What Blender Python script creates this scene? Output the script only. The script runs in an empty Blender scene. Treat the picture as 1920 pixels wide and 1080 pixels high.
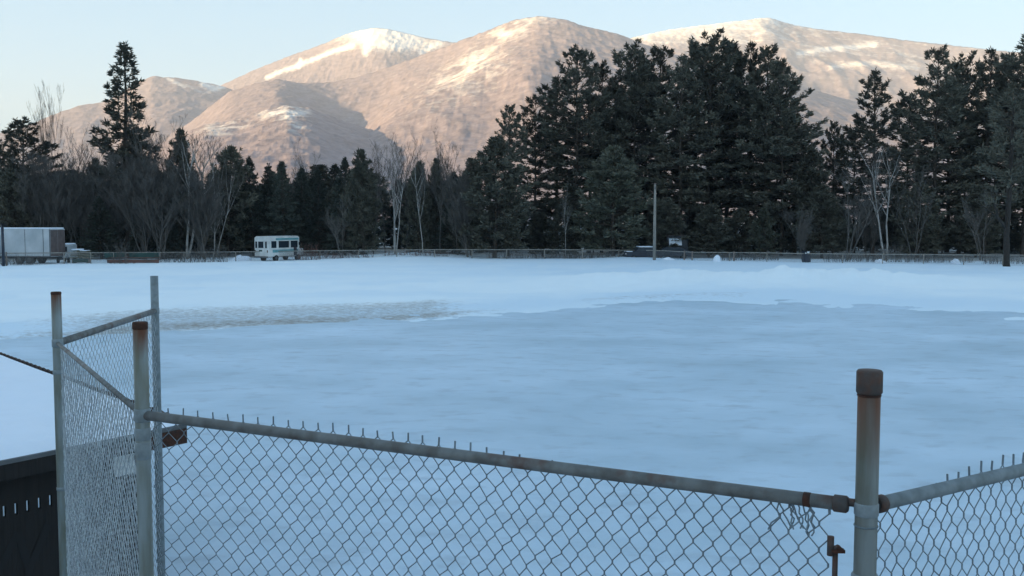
import bpy, math, random
import numpy as np
from mathutils import Vector, Matrix, noise
R = math.radians
C = bpy.context.scene.collection
sc = bpy.context.scene
# ------------------------------------------------------------------ camera
F = 1867.0; PITCH = R(3.92); CH = 4.4
cd = bpy.data.cameras.new('camera'); cam = bpy.data.objects.new('camera', cd); C.objects.link(cam)
cd.lens = 35.0; cd.sensor_width = 36.0; cd.clip_start = 0.1; cd.clip_end = 60000
cam.location = (0, 0, CH); cam.rotation_euler = (R(90) - PITCH, 0, 0)
sc.camera = cam
# ------------------------------------------------------------------ light
SUN_EL = R(9.0); SUN_AZ = R(-112)         # azimuth from +Y (view direction), negative = to the left
sdir = Vector((math.sin(SUN_AZ) * math.cos(SUN_EL), math.cos(SUN_AZ) * math.cos(SUN_EL), math.sin(SUN_EL)))
w = bpy.data.worlds.new('World'); sc.world = w; w.use_nodes = True
nt = w.node_tree; bg = nt.nodes['Background']
sky = nt.nodes.new('ShaderNodeTexSky'); sky.sky_type = 'NISHITA'; sky.sun_disc = False
sky.sun_elevation = SUN_EL; sky.sun_rotation = SUN_AZ
sky.air_density = 1.0; sky.dust_density = 0.9; sky.ozone_density = 1.5; sky.altitude = 500
gam = nt.nodes.new('ShaderNodeGamma'); gam.inputs[1].default_value = 0.45      # compresses sky brightness between horizon and zenith
tint = nt.nodes.new('ShaderNodeMix'); tint.data_type = 'RGBA'; tint.blend_type = 'MULTIPLY'; tint.inputs[0].default_value = 1.0; tint.inputs[7].default_value = (0.61, 0.85, 1.0, 1)
nt.links.new(sky.outputs[0], gam.inputs[0]); nt.links.new(gam.outputs[0], tint.inputs[6]); nt.links.new(tint.outputs[2], bg.inputs[0]); bg.inputs[1].default_value = 0.15
sd = bpy.data.lights.new('sun', 'SUN'); so = bpy.data.objects.new('sun', sd); C.objects.link(so)
sd.energy = 4.5; sd.angle = R(0.5); sd.color = (1.0, 0.71, 0.36)
so.rotation_euler = sdir.to_track_quat('Z', 'Y').to_euler(); so.location = (-300, -200, 300)
sc.view_settings.view_transform = 'Standard'; sc.view_settings.look = 'None'
sc.view_settings.exposure = 2.15; sc.view_settings.gamma = 1.0

# ------------------------------------------------------------------ helpers
def ray(px, py):
    x = (px - 960) / F; y = (540 - py) / F
    d = Vector((x, math.cos(PITCH) + y * math.sin(PITCH), -math.sin(PITCH) + y * math.cos(PITCH)))
    return d / d.y
def at(px, py, D):
    return Vector((0, 0, CH)) + ray(px, py) * D
def gx(px, D, py=480):                      # x of a thing standing at depth D
    return ray(px, py).x * D
def ztop(py, D): return CH + ray(960, py).z * D
def tag(o, label=None, cat=None, group=None, kind=None):
    if label: o['label'] = label
    if cat: o['category'] = cat
    if group: o['group'] = group
    if kind: o['kind'] = kind
    return o
def thing(name, label, cat, loc=(0, 0, 0), rz=0, group=None):
    o = bpy.data.objects.new(name, None); C.objects.link(o); o.empty_display_size = 0.3
    o.location = loc; o.rotation_euler = (0, 0, rz)
    return tag(o, label, cat, group)
def copy_tree(o, parent=None):
    c = o.copy(); C.objects.link(c); c.parent = parent
    for ch in o.children:
        if ch is not c: copy_tree(ch, c)
    return c
class MB:
    def __init__(s): s.v = []; s.f = []
    def add(s, vs, fs):
        n = len(s.v); s.v += [tuple(p) for p in vs]; s.f += [tuple(i + n for i in f) for f in fs]
    def box(s, c, d, rz=0, bevel=0):
        hx, hy, hz = d[0] / 2, d[1] / 2, d[2] / 2
        ca, sa = math.cos(rz), math.sin(rz)
        vs = []
        for z in (-hz, hz):
            for x, y in ((-hx, -hy), (hx, -hy), (hx, hy), (-hx, hy)):
                vs.append((c[0] + x * ca - y * sa, c[1] + x * sa + y * ca, c[2] + z))
        s.add(vs, [(3, 2, 1, 0), (4, 5, 6, 7), (0, 1, 5, 4), (1, 2, 6, 5), (2, 3, 7, 6), (3, 0, 4, 7)])
    def tube(s, pts, rs, n=12, cap=True):
        pts = [Vector(p) for p in pts]
        if not isinstance(rs, (list, tuple)): rs = [rs] * len(pts)
        rings = []; ref = None
        for i, p in enumerate(pts):
            t = (pts[min(i + 1, len(pts) - 1)] - pts[max(i - 1, 0)])
            if t.length < 1e-9: t = Vector((0, 0, 1))
            t.normalize()
            if ref is None: ref = Vector((0, 0, 1)) if abs(t.z) < .9 else Vector((1, 0, 0))
            a = t.cross(ref).normalized(); b = t.cross(a).normalized(); ref = a.cross(t) * 1.0
            rings.append([p + (a * math.cos(2 * math.pi * k / n) + b * math.sin(2 * math.pi * k / n)) * rs[i] for k in range(n)])
        vs = [q for r_ in rings for q in r_]; fs = []
        for i in range(len(pts) - 1):
            for k in range(n):
                fs.append((i * n + k, i * n + (k + 1) % n, (i + 1) * n + (k + 1) % n, (i + 1) * n + k))
        if cap:
            fs.append(tuple(reversed(range(n)))); fs.append(tuple(range((len(pts) - 1) * n, len(pts) * n)))
        s.add(vs, fs)
    def build(s, name, mat, parent=None, smooth=False):
        me = bpy.data.meshes.new(name); me.from_pydata(s.v, [], s.f); me.update()
        me.materials.append(mat)
        if smooth: me.polygons.foreach_set('use_smooth', [True] * len(me.polygons))
        o = bpy.data.objects.new(name, me); C.objects.link(o)
        if parent is not None: o.parent = parent
        return o
def np_mesh(name, v, f, mat, parent=None, smooth=False):       # f: (n,k) array
    me = bpy.data.meshes.new(name); v = np.asarray(v, np.float32); f = np.asarray(f, np.int32); k = f.shape[1]
    me.vertices.add(len(v)); me.vertices.foreach_set('co', v.ravel())
    me.loops.add(f.size); me.loops.foreach_set('vertex_index', f.ravel())
    me.polygons.add(len(f)); me.polygons.foreach_set('loop_start', np.arange(0, f.size, k, dtype=np.int32))
    me.update(calc_edges=True); me.materials.append(mat)
    if smooth: me.polygons.foreach_set('use_smooth', np.ones(len(f), bool))
    o = bpy.data.objects.new(name, me); C.objects.link(o)
    if parent is not None: o.parent = parent
    return o
def bevel(o, w_, seg=2):
    m = o.modifiers.new('bevel', 'BEVEL'); m.width = w_; m.segments = seg; m.limit_method = 'ANGLE'; return o

# materials
def mat(name, col, rough=.8, metal=0, n_scale=None, n_amt=.3, col2=None, bump=0, coords='Object', detail=4, spec=None, stretch=None, lo=.35, hi=.65):
    m = bpy.data.materials.new(name); m.use_nodes = True; t = m.node_tree; N = t.nodes; L = t.links
    b = N['Principled BSDF']; b.inputs['Base Color'].default_value = (*col, 1); b.inputs['Roughness'].default_value = rough
    b.inputs['Metallic'].default_value = metal
    if spec is not None: b.inputs['Specular IOR Level'].default_value = spec
    if n_scale:
        tc = N.new('ShaderNodeTexCoord'); no = N.new('ShaderNodeTexNoise'); no.inputs['Scale'].default_value = n_scale; no.inputs['Detail'].default_value = detail
        src = tc.outputs[coords]
        if stretch:
            mp = N.new('ShaderNodeMapping'); mp.inputs['Scale'].default_value = stretch; L.new(src, mp.inputs[0]); src = mp.outputs[0]
        L.new(src, no.inputs['Vector'])
        r = N.new('ShaderNodeMapRange'); r.inputs[1].default_value = lo; r.inputs[2].default_value = hi; L.new(no.outputs['Fac'], r.inputs[0])
        mx = N.new('ShaderNodeMix'); mx.data_type = 'RGBA'
        c2 = col2 or tuple(c * (1 - n_amt) for c in col)
        mx.inputs[6].default_value = (*col, 1); mx.inputs[7].default_value = (*c2, 1)
        L.new(r.outputs[0], mx.inputs[0]); L.new(mx.outputs[2], b.inputs['Base Color'])
        if bump:
            bp = N.new('ShaderNodeBump'); bp.inputs['Strength'].default_value = bump; bp.inputs['Distance'].default_value = .05
            L.new(no.outputs['Fac'], bp.inputs['Height']); L.new(bp.outputs[0], b.inputs['Normal'])
    return m
def foliage_mat(name, c1, c2, c3=None):
    """needle colour varies per clump (noise in the tree) and per tree"""
    m = mat(name, c1, .75, n_scale=.9, col2=c2, detail=3); t = m.node_tree; N = t.nodes; L = t.links; b = N['Principled BSDF']
    b.inputs['Specular IOR Level'].default_value = .2
    oi = N.new('ShaderNodeObjectInfo'); hs = N.new('ShaderNodeHueSaturation')
    r = N.new('ShaderNodeMapRange'); r.inputs[3].default_value = .75; r.inputs[4].default_value = 1.3
    L.new(oi.outputs['Random'], r.inputs[0]); L.new(r.outputs[0], hs.inputs['Value'])
    src = b.inputs['Base Color'].links[0].from_socket
    L.new(src, hs.inputs['Color']); L.new(hs.outputs[0], b.inputs['Base Color'])
    return m
M = {}
M['pine'] = foliage_mat('pine_needles', (.072, .070, .054), (.135, .13, .10))
M['spruce'] = foliage_mat('spruce_needles', (.045, .053, .043), (.08, .086, .07))
M['olive'] = foliage_mat('dull_green_needles', (.08, .085, .06), (.13, .13, .10))
M['bark'] = mat('pine_bark', (.085, .065, .05), .9, n_scale=3, n_amt=.5, bump=.4)
M['darkbark'] = mat('dark_trunk_bark', (.04, .033, .028), .95, n_scale=4, n_amt=.5, bump=.4)
M['birch'] = mat('birch_bark', (.33, .31, .29), .8, n_scale=2.5, col2=(.14, .12, .11), stretch=(1, 1, .5), lo=.5, hi=.7)
M['twig'] = mat('grey_twigs', (.075, .068, .062), .9, n_scale=.6, col2=(.125, .112, .10))
M['redtwig'] = mat('red_twigs', (.17, .085, .07), .9, n_scale=1, col2=(.1, .06, .05))
M['galv'] = mat('galvanised_steel', (.225, .265, .285), .55, .15, n_scale=22, col2=(.155, .185, .195), bump=.12, detail=7)
M['wire'] = mat('galvanised_wire', (.20, .25, .29), .6, .1, n_scale=9, n_amt=.35)
M['wirelight'] = mat('bright_galvanised_wire', (.42, .46, .48), .6, .1, n_scale=12, col2=(.26, .29, .31))
M['rust'] = mat('rusty_iron', (.03, .016, .012), .9, .1, n_scale=25, col2=(.075, .026, .014), bump=.3)
M['darkiron'] = mat('dark_iron', (.075, .07, .068), .7, .5, n_scale=30, col2=(.11, .06, .045), bump=.2)
M['darkwood'] = mat('dark_stained_boards', (.010, .0085, .008), .85, n_scale=3, n_amt=.4, stretch=(8, 8, .6), bump=.3)
M['black'] = mat('black_paint', (.006, .006, .007), .8, n_scale=4, n_amt=.3)
M['whitepaint'] = mat('white_vehicle_paint', (.62, .63, .62), .4, n_scale=1.3, n_amt=.25)
M['glass'] = mat('dark_glass', (.02, .03, .04), .12, 0, n_scale=1, n_amt=.2)
M['tyre'] = mat('tyre_rubber', (.02, .02, .02), .9, n_scale=9, n_amt=.3)
M['trim'] = mat('grey_trim', (.12, .13, .14), .6, .3, n_scale=3, n_amt=.3)
M['teal'] = mat('teal_stripe_paint', (.12, .33, .36), .5, n_scale=2, n_amt=.3)
M['panel'] = mat('weathered_white_panel', (.50, .52, .54), .5, n_scale=.5, col2=(.33, .36, .38))
M['brownpaint'] = mat('brown_painted_steel', (.12, .09, .085), .7, n_scale=2, n_amt=.3)
M['bluecar'] = mat('dark_blue_paint', (.02, .028, .045), .35, .1, n_scale=2, n_amt=.3)
M['post'] = mat('weathered_grey_wood', (.24, .20, .18), .9, n_scale=3, n_amt=.4, stretch=(4, 4, .5))
M['pole'] = mat('pale_wood_pole', (.30, .28, .25), .85, n_scale=2, n_amt=.35, stretch=(4, 4, .3))
M['lumber'] = mat('sawn_lumber', (.26, .24, .17), .85, n_scale=3, n_amt=.4)
M['greenscreen'] = mat('green_mesh_screen', (.04, .085, .08), .9, n_scale=1, n_amt=.3)
M['screw'] = mat('notice_white', (.7, .72, .72), .6, n_scale=8, n_amt=.12)

def snow_mat(name, base, dirtc=None, n=.7, rough=.7):
    m = bpy.data.materials.new(name); m.use_nodes = True; t = m.node_tree; N = t.nodes; L = t.links; b = N['Principled BSDF']
    b.inputs['Roughness'].default_value = rough; b.inputs['Specular IOR Level'].default_value = .25
    tc = N.new('ShaderNodeTexCoord')
    n1 = N.new('ShaderNodeTexNoise'); n1.inputs['Scale'].default_value = n; n1.inputs['Detail'].default_value = 6; L.new(tc.outputs['Object'], n1.inputs[0])
    mx = N.new('ShaderNodeMix'); mx.data_type = 'RGBA'; mx.inputs[6].default_value = (*base, 1); mx.inputs[7].default_value = (*[c * .93 for c in base], 1)
    L.new(n1.outputs[0], mx.inputs[0]); out = mx.outputs[2]
    if dirtc:
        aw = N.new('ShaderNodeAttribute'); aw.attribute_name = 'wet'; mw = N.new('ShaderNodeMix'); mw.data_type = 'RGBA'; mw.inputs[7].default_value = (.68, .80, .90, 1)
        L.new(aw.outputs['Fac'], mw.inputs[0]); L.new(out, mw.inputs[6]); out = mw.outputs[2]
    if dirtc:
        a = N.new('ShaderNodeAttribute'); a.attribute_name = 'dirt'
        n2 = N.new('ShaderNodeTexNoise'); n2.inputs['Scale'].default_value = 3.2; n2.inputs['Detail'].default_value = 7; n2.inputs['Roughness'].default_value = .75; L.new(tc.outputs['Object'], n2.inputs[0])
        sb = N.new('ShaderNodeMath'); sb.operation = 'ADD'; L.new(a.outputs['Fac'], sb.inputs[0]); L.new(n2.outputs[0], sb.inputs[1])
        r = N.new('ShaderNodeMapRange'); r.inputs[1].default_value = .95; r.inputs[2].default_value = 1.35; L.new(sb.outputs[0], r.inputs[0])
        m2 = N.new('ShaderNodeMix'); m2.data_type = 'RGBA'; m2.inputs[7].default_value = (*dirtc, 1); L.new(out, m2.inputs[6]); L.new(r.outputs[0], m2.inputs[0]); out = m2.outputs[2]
    L.new(out, b.inputs['Base Color'])
    bp = N.new('ShaderNodeBump'); bp.inputs['Strength'].default_value = .35; bp.inputs['Distance'].default_value = .08
    n3 = N.new('ShaderNodeTexNoise'); n3.inputs['Scale'].default_value = 2.2; n3.inputs['Detail'].default_value = 6; L.new(tc.outputs['Object'], n3.inputs[0])
    L.new(n3.outputs[0], bp.inputs['Height']); L.new(bp.outputs[0], b.inputs['Normal'])
    return m
M['snow'] = snow_mat('field_snow', (.88, .95, .99), (.30, .285, .26))
M['snowcap'] = snow_mat('settled_snow', (.80, .86, .95), None, 3)

# ------------------------------------------------------------------ mountains
def interp(px, pts):
    return np.interp(px, [p[0] for p in pts], [p[1] for p in pts])
def fbm(x, y, oct_=6, ridged=False, seed=0, gain=.5):
    """numpy value noise"""
    tot = np.zeros_like(x); amp = 1; fr = 1; norm = 0
    for o in range(oct_):
        X = x * fr + 17.3 * o + seed; Y = y * fr - 9.1 * o + seed * 1.7
        xi = np.floor(X).astype(np.int64); yi = np.floor(Y).astype(np.int64); xf = X - xi; yf = Y - yi
        u = xf * xf * (3 - 2 * xf); v = yf * yf * (3 - 2 * yf)
        def h(a, b):
            n = (a * 374761393 + b * 668265263 + seed * 1013) & 0x7fffffff
            n = ((n ^ (n >> 13)) * 1274126177) & 0x7fffffff
            n = (n ^ (n >> 16)) & 0x7fffffff
            return n / 0x7fffffff
        a = h(xi, yi) * (1 - u) + h(xi + 1, yi) * u; b = h(xi, yi + 1) * (1 - u) + h(xi + 1, yi + 1) * u
        n = a * (1 - v) + b * v
        if ridged: n = 1 - np.abs(2 * n - 1)
        tot += amp * n; norm += amp; amp *= gain; fr *= 2.03
    return tot / norm
def mountain_mat(name, snow_lvl):
    m = bpy.data.materials.new(name); m.use_nodes = True; t = m.node_tree; N = t.nodes; L = t.links; b = N['Principled BSDF']
    b.inputs['Roughness'].default_value = .95; b.inputs['Specular IOR Level'].default_value = .05
    tc = N.new('ShaderNodeTexCoord')
    n1 = N.new('ShaderNodeTexNoise'); n1.inputs['Scale'].default_value = .022; n1.inputs['Detail'].default_value = 9; n1.inputs['Roughness'].default_value = .75; L.new(tc.outputs['Object'], n1.inputs[0])
    r = N.new('ShaderNodeValToRGB'); L.new(n1.outputs[0], r.inputs[0])
    r.color_ramp.elements[0].position = .36; r.color_ramp.elements[0].color = (.155, .125, .135, 1)
    r.color_ramp.elements[1].position = .64; r.color_ramp.elements[1].color = (.30, .245, .262, 1)
    a = N.new('ShaderNodeAttribute'); a.attribute_name = 'snow'
    n2 = N.new('ShaderNodeTexNoise'); n2.inputs['Scale'].default_value = .03; n2.inputs['Detail'].default_value = 8; n2.inputs['Roughness'].default_value = .7; L.new(tc.outputs['Object'], n2.inputs[0])
    ad = N.new('ShaderNodeMath'); ad.operation = 'MULTIPLY_ADD'; L.new(n2.outputs[0], ad.inputs[0]); ad.inputs[1].default_value = 1.25; L.new(a.outputs['Fac'], ad.inputs[2])
    mr = N.new('ShaderNodeMapRange'); mr.inputs[1].default_value = .88; mr.inputs[2].default_value = 1.45; L.new(ad.outputs[0], mr.inputs[0])
    mx = N.new('ShaderNodeMix'); mx.data_type = 'RGBA'; mx.inputs[7].default_value = (.74, .71, .67, 1)
    L.new(mr.outputs[0], mx.inputs[0]); L.new(r.outputs[0], mx.inputs[6]); L.new(mx.outputs[2], b.inputs['Base Color'])
    bp = N.new('ShaderNodeBump'); bp.inputs['Strength'].default_value = .14; bp.inputs['Distance'].default_value = 8
    L.new(n1.outputs[0], bp.inputs['Height']); L.new(bp.outputs[0], b.inputs['Normal'])
    return m
def px_grid(px, py):            # arrays → direction ratios
    x = (px - 960) / F; y = (540 - py) / F
    dy = math.cos(PITCH) + y * math.sin(PITCH); dz = -math.sin(PITCH) + y * math.cos(PITCH)
    return x / dy, dz / dy
def mountain(name, label, crest, Dc, D0, D1, amp, seed, snowf, x0, x1, power=1.25, nx=700, ny=150, gl=500., spur=None):
    """real heightfield: crest line at depth Dc, falls to the valley at D0 (front) and behind to D1"""
    px = np.linspace(x0, x1, nx); tx, tz = px_grid(px, interp(px, crest) if True else 0)
    # smooth crest
    k = np.ones(9) / 9; tzp = np.pad(tz, 4, mode='edge'); tz = np.convolve(tzp, k, 'valid')
    s = np.concatenate([np.linspace(0, 1, int(ny * .8)), 1 + np.linspace(0, 1, int(ny * .2) + 1)[1:]])
    S, TX = np.meshgrid(s, tx, indexing='ij'); TZ = np.broadcast_to(tz, S.shape)
    dcv = Dc * (1 + .05 * np.sin(px * .006 + seed))
    DC = np.broadcast_to(dcv, S.shape)
    Y = np.where(S <= 1, D0 + (DC - D0) * S, DC + (D1 - Dc) * (S - 1)); X = TX * Y
    crestz = TZ * DC + CH
    prof = np.where(S <= 1, np.clip(S, 0, 1) ** power, np.clip(2 - S, 0, 1) ** 1.1)
    Z = crestz * prof
    env = np.clip(4 * prof * (1 - prof), 0, 1) ** .8
    rn = fbm(X / gl, Y / (gl * 1.6), 7, True, seed); rn2 = fbm(X / (gl * 3), Y / (gl * 3), 4, False, seed + 5)
    Z = Z + env * amp * ((rn - .55) * 1.1 + (rn2 - .5) * .9) + (fbm(X / 45, Y / 45, 3, True, seed + 9) - .5) * 9 * np.minimum(1, prof * 4)
    if spur is not None: Z = Z + spur(px[None, :] + 0 * S, S, X, Y)
    Z = Z - (1 - np.minimum(1, prof * 30)) * 25
    v = np.stack([X, Y, Z], -1).reshape(-1, 3); h, w_ = S.shape
    i = np.arange(h - 1)[:, None] * w_ + np.arange(w_ - 1)[None, :]
    f = np.stack([i, i + 1, i + w_ + 1, i + w_], -1).reshape(-1, 4)
    o = np_mesh(name, v, f, mountain_mat(name + '_slopes', 0), smooth=True)
    # screen height of each vertex, used only to place snowfields mapped as px/py on the real slope
    py = 540 - F * np.tan(np.arctan((Z - CH) / Y) + PITCH)
    sn = snowf(px[None, :] + 0 * S, py, S, Z, rn, X, Y)
    at_ = o.data.attributes.new('snow', 'FLOAT', 'POINT'); at_.data.foreach_set('value', sn.astype(np.float32).ravel())
    return tag(o, label=label, kind='structure')
def blob(px, py, cx, cy, rx, ry, rot=0.):
    c, s_ = math.cos(rot), math.sin(rot); dx = px - cx; dy = py - cy
    return np.exp(-(((dx * c + dy * s_) / rx) ** 2 + ((-dx * s_ + dy * c) / ry) ** 2))
def line(px, py, pts, wd):
    best = np.full(px.shape, 1e9)
    for (ax, ay), (bx, by) in zip(pts[:-1], pts[1:]):
        t = np.clip(((px - ax) * (bx - ax) + (py - ay) * (by - ay)) / ((bx - ax) ** 2 + (by - ay) ** 2), 0, 1)
        best = np.minimum(best, np.hypot(px - ax - t * (bx - ax), py - ay - t * (by - ay)))
    return np.exp(-(best / wd) ** 2)

crR = [(900, 130), (1100, 90), (1150, 78), (1200, 68), (1260, 55), (1340, 45), (1400, 38), (1432, 33), (1455, 36), (1470, 43), (1520, 53), (1600, 62), (1700, 76), (1800, 87), (1870, 95), (1920, 99), (2150, 130), (2500, 200)]
def snR(px, py, S, Z, rn, X, Y):
    st = fbm(X / 260, Y / 90 + X / 500, 5, True, 3)
    return .16 + .85 * np.clip((95 - py) / 60, 0, 1) * np.clip((1560 - px) / 250, 0, 1) + .45 * np.clip((st - .66) * 3, 0, 1) * np.clip((165 - py) / 60, 0, 1) \
        + .5 * line(px, py, [(1500, 100), (1560, 92), (1640, 84)], 6) + .4 * line(px, py, [(1560, 125), (1640, 118), (1720, 128)], 6) - .15 * np.clip((py - 150) / 60, 0, 1)
mountain('mountain_far_right', None, crR, 7200, 3600, 9500, 120, 11, snR, 800, 2500, spur=None)
crW = [(200, 260), (300, 215), (380, 180), (415, 160), (480, 130), (540, 106), (600, 85), (640, 68), (672, 58), (700, 53), (725, 54), (760, 62), (800, 72), (840, 78), (900, 88), (1000, 110), (1150, 150)]
def snW(px, py, S, Z, rn, X, Y):
    cap = np.clip(1.25 * blob(px, py, 728, 72, 66, 20, .12), 0, 1)
    return .12 + cap * .85 + .75 * line(px, py, [(660, 86), (625, 96), (595, 108), (560, 122), (520, 136), (500, 146)], 5) \
        + .7 * line(px, py, [(563, 112), (560, 126)], 4) + .6 * line(px, py, [(690, 76), (684, 100)], 7) + .25 * np.clip((100 - py) / 40, 0, 1) \
        + .45 * line(px, py, [(790, 98), (805, 88), (825, 82)], 6)
mountain('mountain_snow_peak', None, crW, 6600, 3400, 8600, 90, 23, snW, 150, 1150)
crD = [(-500, 300), (-100, 275), (0, 250), (60, 232), (110, 211), (150, 198), (190, 193), (225, 178), (255, 155), (285, 143), (330, 146), (380, 154), (415, 161), (480, 185), (560, 220), (700, 270)]
def snD(px, py, S, Z, rn, X, Y):
    return .12 + .5 * line(px, py, [(315, 148), (345, 162)], 4) + .75 * line(px, py, [(380, 158), (405, 166), (420, 160)], 6) + .3 * line(px, py, [(350, 160), (380, 175), (400, 170)], 3)
mountain('mountain_left_dome', None, crD, 5600, 3000, 7600, 80, 37, snD, -500, 750)
crC = [(250, 290), (350, 235), (400, 195), (430, 172), (480, 158), (520, 152), (560, 158), (620, 153), (700, 135), (760, 115), (830, 90), (870, 74), (920, 55), (960, 39), (1010, 30), (1060, 38), (1110, 52), (1160, 65), (1215, 86), (1300, 112), (1400, 135), (1600, 190), (1900, 240), (2300, 300)]
def snC(px, py, S, Z, rn, X, Y):
    st = fbm(X / 120, Y / 120, 4, True, 8)
    return .02 + (.38 * blob(px, py, 880, 120, 60, 16, -.5) + .5 * blob(px, py, 960, 55, 60, 16, -.4) + .28 * blob(px, py, 870, 150, 110, 40, -.5)) * np.clip(st * 2.2 - .6, 0, 1) + .2 * blob(px, py, 1010, 35, 60, 10) + .12
def spC(px, S, X, Y):
    # the hollow between the low spur at px 520 and the main shoulder
    return -125 * np.exp(-((px - 640) / 75) ** 2) * np.exp(-((S - .62) / .22) ** 2) + 30 * np.exp(-((px - 530 - (1 - S) * 60) / 60) ** 2) * np.exp(-((S - .72) / .25) ** 2)
mountain('mountain_center', None, crC, 4700, 1900, 6600, 75, 41, snC, 200, 2300, power=1.1, nx=1000, ny=190, spur=spC)
crK = [(200, 330), (300, 270), (340, 252), (380, 236), (430, 226), (465, 219), (500, 207), (540, 198), (580, 202), (620, 218), (700, 245), (780, 275), (860, 300), (950, 330)]
def snK(px, py, S, Z, rn, X, Y):
    st = fbm(X / 70, Y / 70, 4, True, 18)
    return (.75 * blob(px, py, 530, 210, 48, 17) + .5 * blob(px, py, 415, 240, 50, 17, -.15) + .5 * blob(px, py, 555, 242, 24, 9)) * np.clip(st * 2.6 - .8, 0, 1.1) + .1
mountain('hill_rocky', None, crK, 3300, 1500, 4300, 40, 53, snK, 200, 950, gl=260.)
# unseen ridge added on the sun side, sized to shade field and trees
def shade_ridge():
    c = Vector((sdir.x, sdir.y, 0)).normalized(); p = Vector((-c.y, c.x, 0))
    n, m_ = 90, 50; v = []; f = []
    u = np.linspace(-1500, 1500, n); d = np.linspace(500, 3200, m_)
    U, Dd = np.meshgrid(u, d, indexing='ij')
    z = 305 * np.exp(-((Dd - 1500) / 430) ** 2) * np.clip(1.25 - (np.abs(U) / 1150) ** 3, 0, 1) * (.93 + .14 * fbm(U / 500, Dd / 400, 5, True, 4)) - 6
    X = c.x * Dd + p.x * U; Y = c.y * Dd + p.y * U
    v = np.stack([X, Y, z], -1).reshape(-1, 3)
    i = np.arange(n - 1)[:, None] * m_ + np.arange(m_ - 1)[None, :]
    f = np.stack([i, i + m_, i + m_ + 1, i + 1], -1).reshape(-1, 4)
    o = np_mesh('unseen_shade_ridge', v, f, mountain_mat('shade_ridge_slopes', 0), smooth=True); tag(o, kind='structure')
shade_ridge()

# ------------------------------------------------------------------ ground
gm = mat('valley_floor', (.30, .28, .27), .95, n_scale=.02, col2=(.62, .62, .65), detail=8)
b_ = MB(); b_.add([(-15000, -9000, -.12), (15000, -9000, -.12), (15000, 15000, -.12), (-15000, 15000, -.12)], [(0, 1, 2, 3)])
tag(b_.build('ground', gm), kind='structure')
EDGE = [(-600, 690), (-200, 660), (0, 640), (150, 632), (300, 620), (450, 612), (600, 606), (750, 600), (850, 592), (1000, 580), (1100, 573), (1200, 568), (1300, 564), (1400, 563), (1500, 566), (1600, 573), (1700, 580), (1800, 587), (1920, 592), (2200, 606), (2500, 640)]
FENCE = [(-400, 510), (0, 501), (100, 497), (250, 494), (470, 491), (600, 489), (700, 487.5), (1200, 487.5), (1300, 490), (1500, 494), (1700, 496.5), (1900, 500), (2300, 508)]
def depth(py): return CH * F / (py - 412.)          # flat-ground depth (small-angle)
def dep(px, table): 
    py = interp(px, table); _, tz = px_grid(px, py); return CH / -tz
nx, ny = 620, 560
px = np.linspace(-700, 2620, nx); inv = np.linspace(1 / 5., 1 / 230., ny)
tx, _ = px_grid(px, np.full(nx, 520.))
INV, TX = np.meshgrid(inv, tx, indexing='ij'); Y = 1 / INV; X = TX * Y; PX = np.broadcast_to(px, Y.shape)
ED = np.broadcast_to(dep(px, EDGE), Y.shape); FD = np.broadcast_to(dep(px, FENCE), Y.shape)
d = Y - ED                                             # metres outside the rink
n1 = fbm(X / 3.2, Y / 3.2, 5, False, 2); n2 = fbm(X / .9, Y / 1.2, 4, False, 6); n3 = fbm(X / 14, Y / 9, 3, False, 7)
edge_w = d + (n1 - .5) * 8 + (n2 - .5) * 4
Z = np.where(d > -6, np.clip(edge_w * .05, -.08, .10), -.08)
Z = Z + np.clip(d / 4, 0, 1) * ((n1 - .5) * .10 + (n3 - .5) * .14)
bankx = np.clip((PX - 950) / 250, 0, 1) * np.clip((1900 - PX) / 260, .0, 1)
bank = np.exp(-((Y - 69) / 5.) ** 2) * bankx
Z = Z + bank * (.72 + .9 * (n1 - .4) + .7 * (n2 - .5)) + .18 * np.exp(-((Y - 60) / 3) ** 2) * bankx * n2
lump = np.exp(-((d - 5) / 3.) ** 2) * (PX < 1000)
Z = Z + lump * (n2 - .5) * .34
bk = np.clip((Y - FD + 3) / 4, 0, 1) * (np.exp(-((PX - 760) / 130) ** 2) * .38 + np.exp(-((PX - 1180) / 60) ** 2) * .3) * (Y < FD + 12)
Z = Z + bk * (.6 + n1)
beyond = np.clip((Y - FD) / 6, 0, 1); Z = Z - beyond * .12 * n3
near = 0 * np.clip((12.5 + (n1 - .5) * 2 - Y) / 1.5, 0, 1); 
v = np.stack([X, Y, Z], -1).reshape(-1, 3); i = np.arange(ny - 1)[:, None] * nx + np.arange(nx - 1)[None, :]
f = np.stack([i, i + 1, i + nx + 1, i + nx], -1).reshape(-1, 4)
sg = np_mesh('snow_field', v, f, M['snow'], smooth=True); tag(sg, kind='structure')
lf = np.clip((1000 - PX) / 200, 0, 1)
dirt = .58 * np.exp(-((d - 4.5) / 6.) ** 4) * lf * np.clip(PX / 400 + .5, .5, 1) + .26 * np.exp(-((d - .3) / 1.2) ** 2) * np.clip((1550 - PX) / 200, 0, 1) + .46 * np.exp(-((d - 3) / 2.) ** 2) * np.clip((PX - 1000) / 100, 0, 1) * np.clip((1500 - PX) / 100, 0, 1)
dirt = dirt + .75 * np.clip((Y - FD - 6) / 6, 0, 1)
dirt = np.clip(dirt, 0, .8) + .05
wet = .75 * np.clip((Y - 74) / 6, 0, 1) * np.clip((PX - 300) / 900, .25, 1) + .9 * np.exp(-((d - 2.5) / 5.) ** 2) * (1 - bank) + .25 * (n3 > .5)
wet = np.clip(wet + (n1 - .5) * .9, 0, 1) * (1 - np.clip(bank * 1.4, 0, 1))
a = sg.data.attributes.new('wet', 'FLOAT', 'POINT'); a.data.foreach_set('value', wet.astype(np.float32).ravel())
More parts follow.
